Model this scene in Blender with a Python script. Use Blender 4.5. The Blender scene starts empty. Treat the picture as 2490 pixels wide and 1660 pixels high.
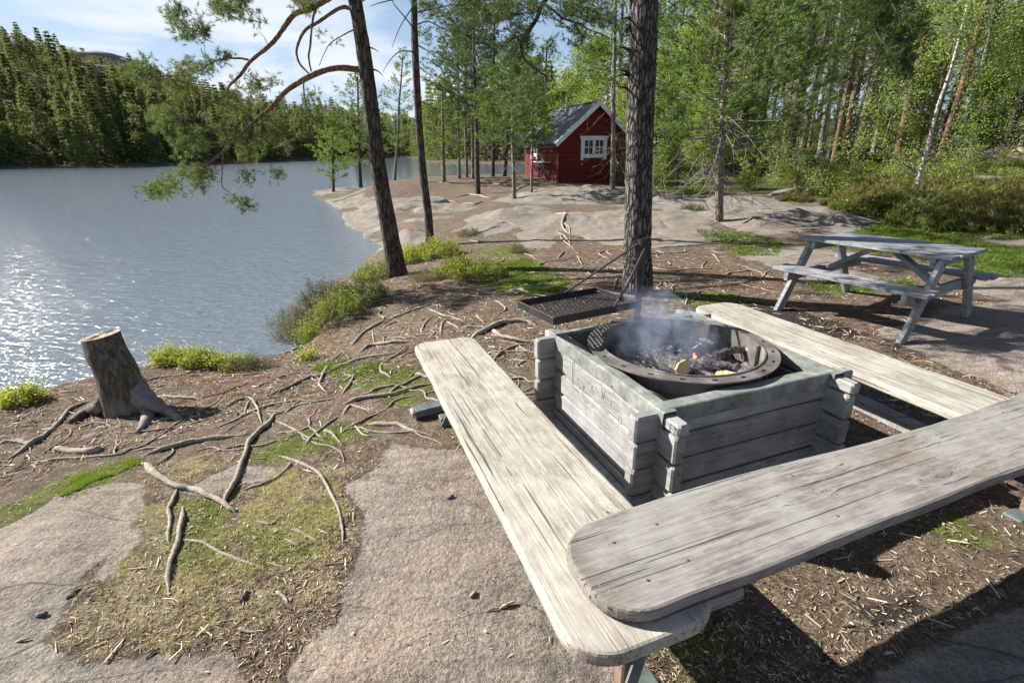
import bpy, math, random
import numpy as np
from mathutils import Vector, Matrix, Quaternion
R=math.radians
# ------------------------------------------------------------------ camera, world, sun, exposure
sc=bpy.context.scene
col=sc.collection
CH=1.70
cam=bpy.data.objects.new('camera',bpy.data.cameras.new('camera')); col.objects.link(cam); sc.camera=cam
cam.data.sensor_width=36; cam.data.lens=1231.6/2490*36; cam.data.clip_start=.05; cam.data.clip_end=3000
PIT=.3629; RO=-.0142
cp,sp=math.cos(PIT),math.sin(PIT)
FW=np.array([0,cp,-sp]); RT0=np.array([1,0,0.]); UP0=np.array([0,sp,cp])
RTv=math.cos(RO)*RT0+math.sin(RO)*UP0; UPv=-math.sin(RO)*RT0+math.cos(RO)*UP0
cam.matrix_world=Matrix([[RTv[i],UPv[i],-FW[i],(0,0,CH)[i]] for i in range(3)]+[[0,0,0,1]])
SUNV=Vector((math.cos(R(33))*math.cos(R(-19)),math.cos(R(33))*math.sin(R(-19)),-math.sin(R(33))))  # travel direction of light
sun=bpy.data.objects.new('sun',bpy.data.lights.new('sun','SUN')); col.objects.link(sun)
sun.data.energy=5.0; sun.data.angle=R(.5); sun.data.color=(1,.95,.87)
sun.rotation_euler=SUNV.to_track_quat('-Z','Y').to_euler()
sc.view_settings.view_transform='Standard'; sc.view_settings.look='None'; sc.view_settings.gamma=1
sc.view_settings.exposure=1.27
try: sc.cycles.use_denoising=True
except Exception: pass
sc.cycles.max_bounces=6; sc.cycles.transparent_max_bounces=12; sc.cycles.volume_step_rate=2
random.seed(5); rng=np.random.default_rng(5)
# ------------------------------------------------------------------ node helper
class NT:
    def __init__(s,tree): s.t=tree; s.l=tree.links
    def n(s,ty,ins=None,**pr):
        nd=s.t.nodes.new(ty)
        for k,v in pr.items(): setattr(nd,k,v)
        for k,v in (ins or {}).items():
            sk=nd.inputs[k]
            if isinstance(v,bpy.types.NodeSocket): s.l.new(v,sk)
            else: sk.default_value=v
        return nd
    def noise(s,vec,scale,detail=4,rough=.55,dist=0):
        return s.n('ShaderNodeTexNoise',{'Vector':vec,'Scale':scale,'Detail':detail,'Roughness':rough,'Distortion':dist}).outputs['Fac']
    def ramp(s,fac,stops,interp='LINEAR'):
        r=s.n('ShaderNodeValToRGB',{'Fac':fac}); cr=r.color_ramp; cr.interpolation=interp
        while len(cr.elements)<len(stops): cr.elements.new(.5)
        for e,(p,c) in zip(cr.elements,stops):
            e.position=p; e.color=(c,c,c,1) if isinstance(c,(int,float)) else (*c,1)
        return r.outputs['Color']
    def mix(s,f,a,b,bt='MIX'):
        m=s.n('ShaderNodeMix',data_type='RGBA',blend_type=bt)
        for i,v in ((0,f),(6,a),(7,b)):
            if isinstance(v,bpy.types.NodeSocket): s.l.new(v,m.inputs[i])
            else: m.inputs[i].default_value=v if i==0 else ((*v,1) if len(v)==3 else v)
        return m.outputs[2]
    def math(s,op,a,b=0,clamp=False):
        m=s.n('ShaderNodeMath',operation=op,use_clamp=clamp)
        for i,v in ((0,a),(1,b)):
            if isinstance(v,bpy.types.NodeSocket): s.l.new(v,m.inputs[i])
            else: m.inputs[i].default_value=v
        return m.outputs[0]
    def map(s,vec,scale=(1,1,1),rot=(0,0,0),loc=(0,0,0)):
        return s.n('ShaderNodeMapping',{'Vector':vec,'Scale':scale,'Rotation':rot,'Location':loc}).outputs[0]
    def bump(s,h,st,dist=.01,nrm=None):
        d={'Height':h,'Strength':st,'Distance':dist}
        if nrm is not None: d['Normal']=nrm
        return s.n('ShaderNodeBump',d).outputs[0]
MATS={}
def mat(name,fn,rough=.8,spec=.3):
    if name in MATS: return MATS[name]
    m=bpy.data.materials.new(name); m.use_nodes=True; t=NT(m.node_tree)
    b=m.node_tree.nodes['Principled BSDF']; b.inputs['Roughness'].default_value=rough; b.inputs['Specular IOR Level'].default_value=spec
    tc=t.n('ShaderNodeTexCoord')
    fn(t,b,tc.outputs['Object'],m); MATS[name]=m; return m
def L(t,a,b): t.l.new(a,b)
# world: physical sky with cloud cover painted on the sky sphere itself
w=bpy.data.worlds.new('World'); sc.world=w; w.use_nodes=True; t=NT(w.node_tree)
bg=w.node_tree.nodes['Background']; bg.inputs['Strength'].default_value=.043
sky=t.n('ShaderNodeTexSky',sky_type='NISHITA',sun_disc=False,sun_elevation=R(33),sun_rotation=R(-71),altitude=300,air_density=1.0,dust_density=1.2,ozone_density=1.5)
tc=t.n('ShaderNodeTexCoord'); g=tc.outputs['Generated']
sx=t.n('ShaderNodeSeparateXYZ',{'Vector':g}).outputs
zc=t.math('ADD',t.math('MAXIMUM',sx[2],0.0),.12)
pv=t.n('ShaderNodeCombineXYZ',{'X':t.math('DIVIDE',sx[0],zc),'Y':t.math('DIVIDE',sx[1],zc),'Z':0.0}).outputs[0]
c1=t.noise(t.map(pv,loc=(3.1,1.7,0)),.75,7,.55,.4)
cl=t.ramp(c1,[(.43,0.0),(.50,.55),(.58,1.0)])
lowc=t.ramp(sx[2],[(.0,.95),(.20,.75),(.36,.18),(.8,.06)])
skyc=t.mix(t.math('MULTIPLY',cl,lowc),t.mix(t.ramp(sx[2],[(.0,.60),(.20,.42),(.42,.0)]),sky.outputs[0],(5.6,7.8,11.0)),(9.6,10.0,10.6))
t.l.new(skyc,bg.inputs['Color'])
# ------------------------------------------------------------------ numpy noise
def _h(ix,iy,s):
    n=(ix.astype(np.int64)*374761393+iy.astype(np.int64)*668265263+s*974634777)&0x7fffffff
    n=((n^(n>>13))*1274126177)&0x7fffffff
    return ((n^(n>>16))&0xffff)/65535.0
def vn(x,y,s=0):
    ix=np.floor(x); iy=np.floor(y); fx=x-ix; fy=y-iy
    fx=fx*fx*(3-2*fx); fy=fy*fy*(3-2*fy)
    a=_h(ix,iy,s);b=_h(ix+1,iy,s);c=_h(ix,iy+1,s);d=_h(ix+1,iy+1,s)
    return (a*(1-fx)+b*fx)*(1-fy)+(c*(1-fx)+d*fx)*fy
def fbm(x,y,s=0,o=4):
    v=0;a=.5
    for i in range(o): v=v+a*(vn(x*2**i,y*2**i,s+i*7)-.5)*2; a*=.5
    return v
def sstep(a,b,x):
    t_=np.clip((x-a)/(b-a),0,1); return t_*t_*(3-2*t_)
# ------------------------------------------------------------------ survey helpers (2352 px wide reading of the photograph)
KF=1231.6/(2490/2352)
def ray(x,y): return FW+(x-1176)/KF*RTv-(y-784)/KF*UPv
def un(x,y,z):
    d=ray(x,y); return np.array([0,0,CH])+(z-CH)/d[2]*d
def unY(x,y,Y):
    d=ray(x,y); return np.array([0,0,CH])+Y/d[1]*d
ZW=-.70
# terrain survey: (px,py,z) or (px,py,None,Y) -> point
SV=[(0,1568,0),(600,1568,.0),(1200,1568,0),(2352,1568,0),(0,1220,-.05),(330,1070,-.12),(600,1000,-.13),(0,1060,-.24),(150,980,-.27),(290,940,-.27),
(60,915,-.34),(200,860,-.36),(330,825,-.36),(540,810,-.45),(900,830,-.10),(1000,760,-.08),(700,800,-.42),(650,780,-.50),(830,700,-.30),(915,640,-.28),(850,650,-.40),(987,575,-.30),(900,600,-.5),
(1130,640,-.1),(1250,660,-.04),(1465,670,0),(1784,705,0),(2058,777,0),(2240,732,0),(2352,800,0),(1300,590,-.05),(800,530,-.62),(790,480,-.6),(780,450,-.6),(850,435,-.35),
(900,500,-.35),(1000,520,-.2),(1100,470,-.12),(1000,440,-.2),(1300,480,.02),(1500,500,.05),(1650,507,.08),(1900,480,.15),(1500,450,.1),(1098,445,-.15),(1020,418,-.25),(1180,455,.0),(1283,417,.15),
(1407,447,.1),(2105,460,.35),(2352,520,.25),(2352,620,.1),(2100,560,.1),(1700,600,.02),(1450,1200,0),(1900,1000,0)]
P0=[un(a,b,c) for a,b,c in SV]
for a,b,Y in [(900,411,29),(960,407,30),(1050,403,31),(1150,399,31.5),(1600,424,25),(1901,385,30),(2150,400,24),(2352,405,19),(1815,335,48),(1700,390,32),(2000,345,45),(2300,352,32),(1450,425,28),(2352,340,40)]: P0.append(unY(a,b,Y))
P0+= [np.array(q) for q in [(3,37,-.1),(-2,34,-.3),(8,45,.2),(20,80,2.0),(60,80,4),(40,20,1.5),(15,5,.4),(8,1,.2),(5,-3,.2),(0,-4,.2),(-4,-3,0),(-5,1,-.1),(0,150,3),(80,150,8),(200,100,12),(100,0,6),(0,-100,4),(-30,-40,2),(-8,1.5,-.2),(-6,33,-.4)]]
P0=np.array(P0)
def wp(x,y):
    r=np.sqrt(x*x+y*y)+.3; return np.stack([np.arctan2(x,y),np.log(r+.5)],-1)
Pw=wp(P0[:,0],P0[:,1]); 
def tps(r2): return .5*r2*np.log(r2+1e-9)
NTP=n_=len(Pw); D2=((Pw[:,None]-Pw[None])**2).sum(-1)
A_=np.zeros((n_+3,n_+3)); A_[:n_,:n_]=tps(D2)+np.eye(n_)*.004; A_[:n_,n_]=1; A_[:n_,n_+1:]=Pw; A_[n_,:n_]=1; A_[n_+1:,:n_]=Pw.T
WTP=np.linalg.solve(A_,np.concatenate([P0[:,2],np.zeros(3)]))
def surf(x,y):
    q=wp(x,y); o=WTP[NTP]+q@WTP[NTP+1:]
    for i in range(NTP): o=o+WTP[i]*tps(((q-Pw[i])**2).sum(-1))
    return np.clip(o,-.62,30)
def sd_poly(x,y,P):
    P=np.asarray(P,float); x=np.asarray(x,float); y=np.asarray(y,float)
    d=np.full(x.shape,1e18); ins=np.zeros(x.shape,bool)
    for i in range(len(P)):
        ax,ay=P[i-1]; bx,by=P[i]; ex,ey=bx-ax,by-ay
        tt=np.clip(((x-ax)*ex+(y-ay)*ey)/(ex*ex+ey*ey+1e-12),0,1)
        d=np.minimum(d,(x-ax-tt*ex)**2+(y-ay-tt*ey)**2)
        if ay!=by: ins^=((ay>y)!=(by>y))&(x<(bx-ax)*(y-ay)/(by-ay)+ax)
    d=np.sqrt(d); return np.where(ins,d,-d)
wz=lambda a,b:tuple(un(a,b,ZW)[:2])
LAND=[(-40,-60),(-12,-6),(-6.9,2.6),(-5.6,4.1),(-4.75,4.75),(-4.05,5.35),(-3.5,5.75),wz(610,832),wz(655,822),(-2.95,6.6),(-3.55,7.6),(-3.5,8.9),(-3.3,10.2),wz(868,585),wz(880,562),wz(800,522),wz(788,490),wz(765,465),wz(722,450),wz(722,438),wz(790,428),
 (-9,35.5),(-5,35),(-1,37),(4,40),(10,47),(18,62),(26,88),(60,140),(200,300),(900,900),(900,-600),(-40,-600)]
FAR=[(-900,-300),(-260,20),(-160,75),wz(0,388),wz(200,386),wz(420,379),wz(600,372),wz(760,367),wz(900,361.5),(-38,196),(-26,165),(-22,130),(-14,108),(-2,99),(12,95),(24,92),(60,140),(200,300),(900,900),(-900,900)]
HB=np.radians([-180,-75,-60,-45,-40,-36,-32,-26,-15,-8,0,10,180]); HH=[30,35,36,38,37,33,28,23,14,8,5,4,4]
def hgt(x,y):
    x=np.asarray(x,float); y=np.asarray(y,float)
    s=sd_poly(x,y,LAND)+ .25*fbm(x*1.1,y*1.1,3,3)*np.clip((x*x+y*y)/60,0.2,1.5)
    rr=np.sqrt(x*x+y*y)
    A=surf(x,y)
    A=A+ sstep(9,16,rr)*sstep(70,40,rr)*(.10*fbm(x*.55,y*.55,11,3)+.05*np.abs(fbm(x*1.5,y*1.5,12,3)))+sstep(30,80,rr)*1.2*fbm(x*.05,y*.05,9,3)
    A=A+.012*fbm(x*3.3,y*3.3,21,4)*sstep(15,6,rr)
    wd=.55+1.2*sstep(12,18,rr)
    near=np.where(s>0, ZW+(A-ZW)*sstep(0,1,np.clip(s/wd,0,1)**.75), ZW-np.clip(-s*.5,0,1.6))
    f=sd_poly(x,y,FAR); th=np.arctan2(x,y)
    Hm=np.interp(th,HB,HH)
    far=np.where(f>0, ZW+.5*sstep(0,3,f)+Hm*(1-np.exp(-f/75))*sstep(0,25,f)+sstep(10,60,f)*3.5*fbm(x*.03,y*.03,5,4), ZW-np.clip(-f*.3,0,2))
    return np.maximum(near,far)
def Gp(px,py):
    d=ray(px,py); ts=np.exp(np.linspace(math.log(.9),math.log(400),260))
    P=np.array([0,0,CH])+ts[:,None]*d
    h=hgt(P[:,0],P[:,1]); k=np.nonzero(P[:,2]<=np.maximum(h,ZW))[0]
    if len(k)==0: return P[-1]
    k=max(k[0],1); a,b=ts[k-1],ts[k]
    for _ in range(2):
        q=np.linspace(a,b,12); P=np.array([0,0,CH])+q[:,None]*d; h=np.maximum(hgt(P[:,0],P[:,1]),ZW)
        j=np.nonzero(P[:,2]<=h)[0]; j=max(j[0],1) if len(j) else 11
        a,b=q[j-1],q[j]
    p=np.array([0,0,CH])+b*d; p[2]=float(np.maximum(hgt(p[0:1],p[1:2]),ZW)[0]); return p
def hz(x,y): return float(hgt(np.array([x]),np.array([y]))[0])
# ------------------------------------------------------------------ mesh helpers
class MB:
    def __init__(s): s.V=[]; s.F=[]; s.n=0; s.C=[]
    def add(s,v,f,c=None):
        v=np.asarray(v,float); s.V.append(v); 
        for q in f: s.F.append(np.asarray(q,np.int64)+s.n) 
        s.C.append(np.full(len(v),.5) if c is None else np.broadcast_to(c,(len(v),))); s.n+=len(v)
    def addA(s,v,F,c=None):   # F int array (m,k)
        s.V.append(np.asarray(v,float)); s.F.append(np.asarray(F,np.int64)+s.n)
        s.C.append(np.full(len(v),.5) if c is None else np.broadcast_to(c,(len(v),))); s.n+=len(v)
    def mesh(s,name,smooth=False):
        V=np.concatenate(s.V); loops=[];tot=[]
        for f in s.F:
            if f.ndim==1: loops.append(f); tot.append(np.array([len(f)]))
            else: loops.append(f.ravel()); tot.append(np.full(len(f),f.shape[1]))
        lp=np.concatenate(loops).astype(np.int32); tt=np.concatenate(tot).astype(np.int32)
        me=bpy.data.meshes.new(name); me.vertices.add(len(V)); me.vertices.foreach_set('co',V.astype(np.float32).ravel())
        me.loops.add(len(lp)); me.loops.foreach_set('vertex_index',lp)
        me.polygons.add(len(tt)); st=np.zeros(len(tt),np.int32); st[1:]=np.cumsum(tt)[:-1]
        me.polygons.foreach_set('loop_start',st); me.polygons.foreach_set('loop_total',tt)
        me.polygons.foreach_set('use_smooth',np.full(len(tt),bool(smooth)))
        a=me.attributes.new('tone','FLOAT','POINT'); a.data.foreach_set('value',np.concatenate(s.C).astype(np.float32))
        me.update(calc_edges=True); me.validate(); return me
    def obj(s,name,m,parent=None,smooth=False,loc=None,rot=None):
        return mkobj(name,s.mesh(name,smooth),m,parent,loc,rot)
def mkobj(name,me,m,parent=None,loc=None,rot=None):
    if m is not None and not me.materials: me.materials.append(m)
    o=bpy.data.objects.new(name,me); col.objects.link(o)
    if parent is not None: o.parent=parent
    if loc is not None: o.location=loc
    if rot is not None: o.rotation_euler=rot
    return o
def tag(o,label=None,cat=None,group=None,kind=None):
    if label: o['label']=label
    if cat: o['category']=cat
    if group: o['group']=group
    if kind: o['kind']=kind
    return o
def empty(name,loc=(0,0,0),rz=0,label=None,cat=None,group=None):
    o=bpy.data.objects.new(name,None); col.objects.link(o); o.location=loc; o.rotation_euler=(0,0,rz); o.empty_display_size=.1
    return tag(o,label,cat,group)
def copy_tree(o,parent=None):
    c=o.copy(); col.objects.link(c); c.parent=parent
    for ch in list(o.children): copy_tree(ch,c)
    return c
def box(mb,c,s,rot=None,bev=.0,c0=None):
    x,y,z=[q/2 for q in s]; b=min(bev,x*.9,y*.9,z*.9)
    if b<=0:
        v=np.array([[i*x,j*y,k*z] for k in(-1,1) for i,j in((-1,-1),(1,-1),(1,1),(-1,1))])
        F=[[3,2,1,0],[4,5,6,7],[0,1,5,4],[1,2,6,5],[2,3,7,6],[3,0,4,7]]
    else:
        def ring(zz,bx): return [[sx_*(x-a),sy_*(y-b2),zz] for sx_,sy_,a,b2 in ((-1,-1,bx,bx+b),(-1,-1,bx+b,bx),(1,-1,bx+b,bx),(1,-1,bx,bx+b),(1,1,bx,bx+b),(1,1,bx+b,bx),(-1,1,bx+b,bx),(-1,1,bx,bx+b))]
        v=np.array(ring(-z,b)+ring(-z+b,0)+ring(z-b,0)+ring(z,b)); F=[list(range(7,-1,-1)),list(range(24,32))]
        for r_ in range(3):
            for i in range(8): F.append([r_*8+i,r_*8+(i+1)%8,r_*8+8+(i+1)%8,r_*8+8+i])
    if rot is not None: v=v@np.array(rot).T
    mb.add(v+np.asarray(c,float),F,c0)
def frame_from(d,up=(0,0,1)):
    d=np.asarray(d,float); d=d/np.linalg.norm(d); u=np.asarray(up,float)
    if abs(d@u)>.95: u=np.array([0,1,0.]) if abs(d[1])<.9 else np.array([1,0,0.])
    s_=np.cross(d,u); s_/=np.linalg.norm(s_); u2=np.cross(s_,d); return np.stack([d,s_,u2],1)  # columns
def bar(mb,a,b,wd,th,up=(0,0,1),bev=0,c0=None):
    a=np.asarray(a,float); b=np.asarray(b,float); M=frame_from(b-a,up)
    box(mb,(a+b)/2,(np.linalg.norm(b-a),wd,th),M,bev,c0)
def tube(mb,P,r,ns=8,c0=None,cap=True,jit=0,seed=0,flat=1.0):
    P=np.asarray(P,float); n=len(P); r=np.broadcast_to(r,(n,)).astype(float)
    T=np.gradient(P,axis=0); T/=np.linalg.norm(T,axis=1)[:,None]+1e-9
    ref=np.array([0,0,1.]) if abs(T[:,2]).mean()<.8 else np.array([1,0,0.])
    S=np.cross(T,ref); S/=np.linalg.norm(S,axis=1)[:,None]+1e-9; U=np.cross(S,T)
    a=np.linspace(0,2*np.pi,ns,endpoint=False)
    rr=r[:,None]*np.ones(ns)
    if jit: rr=rr*(1+jit*(np.random.default_rng(seed).random((n,ns))-.5)*2)
    v=P[:,None]+rr[...,None]*(np.cos(a)[None,:,None]*S[:,None]+flat*np.sin(a)[None,:,None]*U[:,None])
    i=np.arange(n-1)[:,None]*ns; j=np.arange(ns)[None]; j2=(j+1)%ns
    F=np.stack([i+j,i+j2,i+ns+j2,i+ns+j],-1).reshape(-1,4)[:,::-1]
    mb.addA(v.reshape(-1,3),F,c0)
    if cap:
        b0=mb.n-n*ns; mb.F.append(np.arange(ns)+b0); mb.F.append(np.arange(ns)[::-1]+b0+(n-1)*ns)
def curve(P,n):   # catmull-rom resample
    P=np.asarray(P,float); k=len(P)
    if k==2: t_=np.linspace(0,1,n)[:,None]; return P[0]*(1-t_)+P[1]*t_
    Q=np.vstack([2*P[0]-P[1],P,2*P[-1]-P[-2]]); o=[]
    for s_ in np.linspace(0,k-1-1e-6,n):
        i=int(s_); u=s_-i; a,b,c,d=Q[i],Q[i+1],Q[i+2],Q[i+3]
        o.append(.5*((2*b)+(-a+c)*u+(2*a-5*b+4*c-d)*u*u+(-a+3*b-3*c+d)*u**3))
    return np.array(o)
def rot_to(D,rnd):   # array of rotation matrices (n,3,3) taking +Z to D with random roll
    D=D/(np.linalg.norm(D,axis=1)[:,None]+1e-9)
    ref=np.where(np.abs(D[:,2:3])<.9,np.array([[0,0,1.]]),np.array([[1.,0,0]]))
    S=np.cross(ref,D); S/=np.linalg.norm(S,axis=1)[:,None]; U=np.cross(D,S)
    a=rnd.random(len(D))*2*np.pi; c,s_=np.cos(a)[:,None],np.sin(a)[:,None]
    return np.stack([c*S+s_*U,-s_*S+c*U,D],-1)
def tufts(mb,P,D,rnd,nb=14,ln=.1,wd=.01,spread=.9,along=.08,tone=None,flare=.0):
    """needle tufts: nb slim blades round each point, leaning out from direction D"""
    n=len(P)
    if n==0: return
    M=rot_to(D,rnd)
    a=rnd.random((n,nb))*2*np.pi; el=(.25+rnd.random((n,nb))*spread)
    L_=ln*(.7+.5*rnd.random((n,nb)))
    dl=np.stack([np.cos(a)*np.sin(el),np.sin(a)*np.sin(el),np.cos(el)],-1)
    side=np.stack([-np.sin(a),np.cos(a),0*a],-1)
    tw=rnd.random((n,nb,1))*1.6-.8
    side=side*np.cos(tw)+np.cross(dl,side)*np.sin(tw)
    base=np.zeros((n,nb,3)); base[...,2]=(rnd.random((n,nb))-.6)*along
    v0=base-side*wd/2; v1=base+side*wd/2; v2=base+dl*L_[...,None]
    v=np.stack([v0,v1,v2],2).reshape(n,-1,3)
    v=np.einsum('nij,nkj->nki',M,v)+P[:,None]
    F=np.arange(n*nb*3).reshape(-1,3)
    tn=(rnd.random(n) if tone is None else tone)
    mb.addA(v.reshape(-1,3),F,np.repeat(tn,nb*3))
def leaves(mb,P,rnd,size=.05,tone=None,droop=.3,asp=.7):
    n=len(P); D=rnd.normal(size=(n,3)); D[:,2]-=droop; M=rot_to(D,rnd)
    s_=size*(.6+.8*rnd.random(n))
    q=np.array([[0,0,0],[asp*.5,.12,.5],[0,0,1.],[-asp*.5,.12,.5]])
    v=np.einsum('nij,kj->nki',M,q)*s_[:,None,None]+P[:,None]
    mb.addA(v.reshape(-1,3),np.arange(n*4).reshape(-1,4),np.repeat(rnd.random(n) if tone is None else tone,4))
# ------------------------------------------------------------------ ground patches (outlines on the ground)
def poly(*p): return [tuple(Gp(a,b)[:2]) for a,b in p]
ROCK=[ poly((-60,1235),(0,1208),(130,1140),(270,1100),(340,1110),(345,1160),(290,1235),(185,1320),(150,1400),(95,1480),(180,1530),(380,1505),(520,1500),(560,1560),(560,1800),(-60,1800)),
 poly((410,1125),(480,1090),(560,1062),(640,1065),(655,1082),(600,1105),(540,1108),(480,1130),(430,1135)),
 poly((790,1112),(880,1062),(1000,1042),(1100,1075),(1180,1150),(1330,1400),(1600,1700),(1600,1800),(620,1800),(640,1568),(700,1485),(770,1435),(800,1330),(845,1200)),
 poly((2010,770),(2180,705),(2352,690),(2600,690),(2600,1000),(2340,905),(2200,850),(2100,810)),
 poly((1880,1620),(1990,1545),(2100,1490),(2240,1420),(2352,1370),(2700,1250),(2700,1800),(1880,1800)),
 poly((1180,545),(1200,500),(1300,490),(1440,480),(1600,490),(1660,540),(1640,560),(1500,572),(1420,567),(1330,550),(1290,530),(1268,575),(1200,570)),
 poly((1040,530),(1060,500),(1130,480),(1230,470),(1290,488),(1175,532),(1100,543)),
 poly((700,452),(780,430),(850,452),(930,455),(1000,445),(1060,462),(1090,480),(1040,500),(1000,545),(900,585),(860,570),(780,530)),
 poly((1120,462),(1240,432),(1330,424),(1500,440),(1640,452),(1780,455),(1950,480),(2050,512),(1990,532),(1860,528),(1800,535),(1700,538),(1660,515),(1500,478),(1300,470),(1180,468)),
 poly((2110,410),(2230,403),(2400,400),(2400,428),(2230,430),(2130,425)),
 poly((1700,590),(1790,565),(1900,575),(1960,600),(1860,612),(1760,610)),
 poly((2150,545),(2260,535),(2400,545),(2400,560),(2280,562),(2180,558)),
 poly((2200,640),(2352,620),(2500,630),(2500,690),(2340,690),(2230,670)),
 poly((1800,632),(1960,622),(2080,635),(1980,650),(1850,648)),
 poly((840,1130),(900,1010),(1040,1025),(1130,1090),(1180,1180),(1000,1200)),
 poly((330,1250),(300,1200),(240,1290),(200,1330),(260,1330))]
GREEN=[ poly((1110,605),(1200,592),(1270,625),(1310,662),(1250,676),(1180,675),(1120,650)),
 poly((-20,1170),(60,1140),(150,1090),(320,1050),(332,1072),(180,1140),(60,1190),(-20,1205)),
 poly((2000,520),(2200,512),(2500,520),(2500,545),(2250,552),(2350,600),(2500,615),(2500,640),(2280,610),(2100,560),(1920,550)),
 poly((1850,560),(2000,532),(2500,585),(2500,655),(2300,640),(2100,592)),
 poly((1600,530),(1720,535),(1800,560),(1780,590),(1700,585),(1640,560)),
 poly((1500,432),(1640,425),(1720,440),(1600,448)), poly((760,450),(830,452),(810,470),(765,466)),
 poly((400,1150),(520,1130),(560,1180),(520,1300),(440,1330),(420,1250)),
 poly((600,1010),(700,985),(820,975),(880,960),(840,1010),(700,1040),(600,1060)),
 poly((700,840),(800,830),(960,850),(1000,900),(900,930),(840,900)), poly((1850,640),(2100,640),(2050,665),(1880,672)),
 poly((560,1200),(760,1150),(800,1180),(720,1280),(600,1330)), poly((1080,585),(1180,560),(1230,575),(1150,600)),
 poly((1560,690),(1640,670),(1720,690),(1640,715)), poly((2120,1205),(2210,1180),(2290,1215),(2190,1262)),
 poly((1500,1480),(1600,1430),(1700,1480),(1690,1568),(1560,1568))]
STRAW=[ poly((330,1170),(420,1140),(520,1170),(560,1300),(500,1420),(420,1470),(310,1440),(230,1400),(200,1360),(330,1240)),
 poly((560,1080),(760,1100),(800,1180),(740,1320),(600,1440),(520,1400),(560,1250)), poly((430,1060),(500,1060),(480,1100),(430,1110))]
RED=[ poly((380,820),(560,835),(700,840),(640,890),(480,920),(370,880)), poly((640,700),(720,690),(800,760),(700,820),(640,810)),
 poly((1500,580),(1740,585),(1900,640),(1780,680),(1520,650)), poly((900,420),(1180,400),(1180,440),(1060,450),(920,440)),
 poly((1620,505),(1680,500),(1720,512),(1640,520)), poly((1380,440),(1440,438),(1440,455),(1390,455))]
CHAR=[poly((1560,680),(1800,700),(2000,770),(1900,790),(1700,740),(1580,720)),poly((1960,1400),(2100,1360),(2130,1410),(2010,1440))]
VEG=[ poly((1780,445),(1900,450),(2000,500),(2100,520),(2400,515),(2600,300),(2600,100),(1500,100),(1450,405),(1600,425)) ]
VEG[0]=[tuple(un(a,b,.3)[:2]) if b>=400 else q for (a,b),q in zip([(1780,445),(1900,450),(2000,500),(2100,520),(2400,515)],VEG[0][:5])]+[(60,20),(300,200),(200,500),(30,500),(8,60),(6.5,29),(8.5,26.5)]
def maskof(x,y,polys,wfac=.012,mw=.03):
    w_=np.maximum(mw,np.sqrt(x*x+y*y)*wfac); m=np.full(x.shape,0.)
    for P in polys:
        P_=np.array(P); x0,y0=P_.min(0)-1.5; x1,y1=P_.max(0)+1.5
        k=(x>x0)&(x<x1)&(y>y0)&(y<y1)
        if k.any(): m[k]=np.maximum(m[k],np.clip(.5+.5*sd_poly(x[k],y[k],P)/w_[k],0,1))
    return m
# ------------------------------------------------------------------ ground sheet
th=np.concatenate([np.linspace(-math.pi,-1.02,40,endpoint=False),np.linspace(-1.02,1.02,640,endpoint=False),np.linspace(1.02,math.pi,40,endpoint=False)])
ra=np.concatenate([[.0],np.exp(np.linspace(math.log(.35),math.log(6),260,endpoint=False)),np.exp(np.linspace(math.log(6),math.log(60),230,endpoint=False)),np.exp(np.linspace(math.log(60),math.log(1400),110))])
TH,RA=np.meshgrid(th,ra); X=RA*np.sin(TH); Y=RA*np.cos(TH)
Z=hgt(X.ravel(),Y.ravel()).reshape(X.shape)
xr,yr=X.ravel(),Y.ravel()
jx=.03*fbm(xr*3,yr*3,41,3)*np.clip(np.hypot(xr,yr)/3,.6,8); jy=.03*fbm(xr*3,yr*3,51,3)*np.clip(np.hypot(xr,yr)/3,.6,8)
mR=maskof(xr+jx*2.5,yr+jy*2.5,ROCK,.025,.10); mR2=maskof(xr+jx*2,yr+jy*2,ROCK,.10,.55); mG=maskof(xr+jx*4,yr+jy*4,GREEN,.05,.22); mS=maskof(xr+jx*5,yr+jy*5,STRAW,.05,.5); mE=maskof(xr+jx*4,yr+jy*4,RED,.06,.35); mC=maskof(xr+jx,yr+jy,CHAR,.03,.1)
mV=maskof(xr+jx*3,yr+jy*3,VEG,.02,.3)
sd_all=sd_poly(xr,yr,LAND); far_=sd_poly(xr,yr,FAR)
shore_rock=np.clip(1-np.abs(sd_all)/1.3,0,1)*(yr>13)*(yr<60)
mR=np.maximum(mR,shore_rock)
mF=np.clip(far_/4,0,1)
Zr=Z.ravel(); rr_=np.hypot(xr,yr)
holl=sstep(10,14,rr_)*sstep(-.02,-.35,fbm(xr*.55,yr*.75,101,4)); mR=np.where(yr>0,mR*(1-.65*holl),mR); mE=mE*sstep(9,6,rr_)*.9+.25*holl*(mR2>.5)+.35*mE*sstep(6,9,rr_)
edge=sstep(.5,.95,mR2)*(1-holl); 
Zr=Zr+edge*(.030+.055*sstep(4,20,rr_)) + edge*(.022*fbm(xr*1.7,yr*1.7,60,4)+.016*fbm(xr*5,yr*5,61,5)-.03*sstep(.06,.0,np.abs(fbm(xr*.8+.4*yr,yr*1.1,63,3))))*sstep(60,20,rr_) + edge*sstep(10,14,rr_)*sstep(60,30,rr_)*.24*np.abs(fbm(xr*.7+.3*yr,yr*1.1,62,4))
Zr=Zr+(1-edge)*.010*fbm(xr*14,yr*14,71,3)*sstep(9,4,rr_)
me=bpy.data.meshes.new('ground'); nv=X.size; nr,nt=X.shape
me.vertices.add(nv); me.vertices.foreach_set('co',np.stack([xr,yr,Zr],-1).astype(np.float32).ravel())
i=np.arange(nr-1)[:,None]*nt; j=np.arange(nt)[None]; j2=(j+1)%nt
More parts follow.
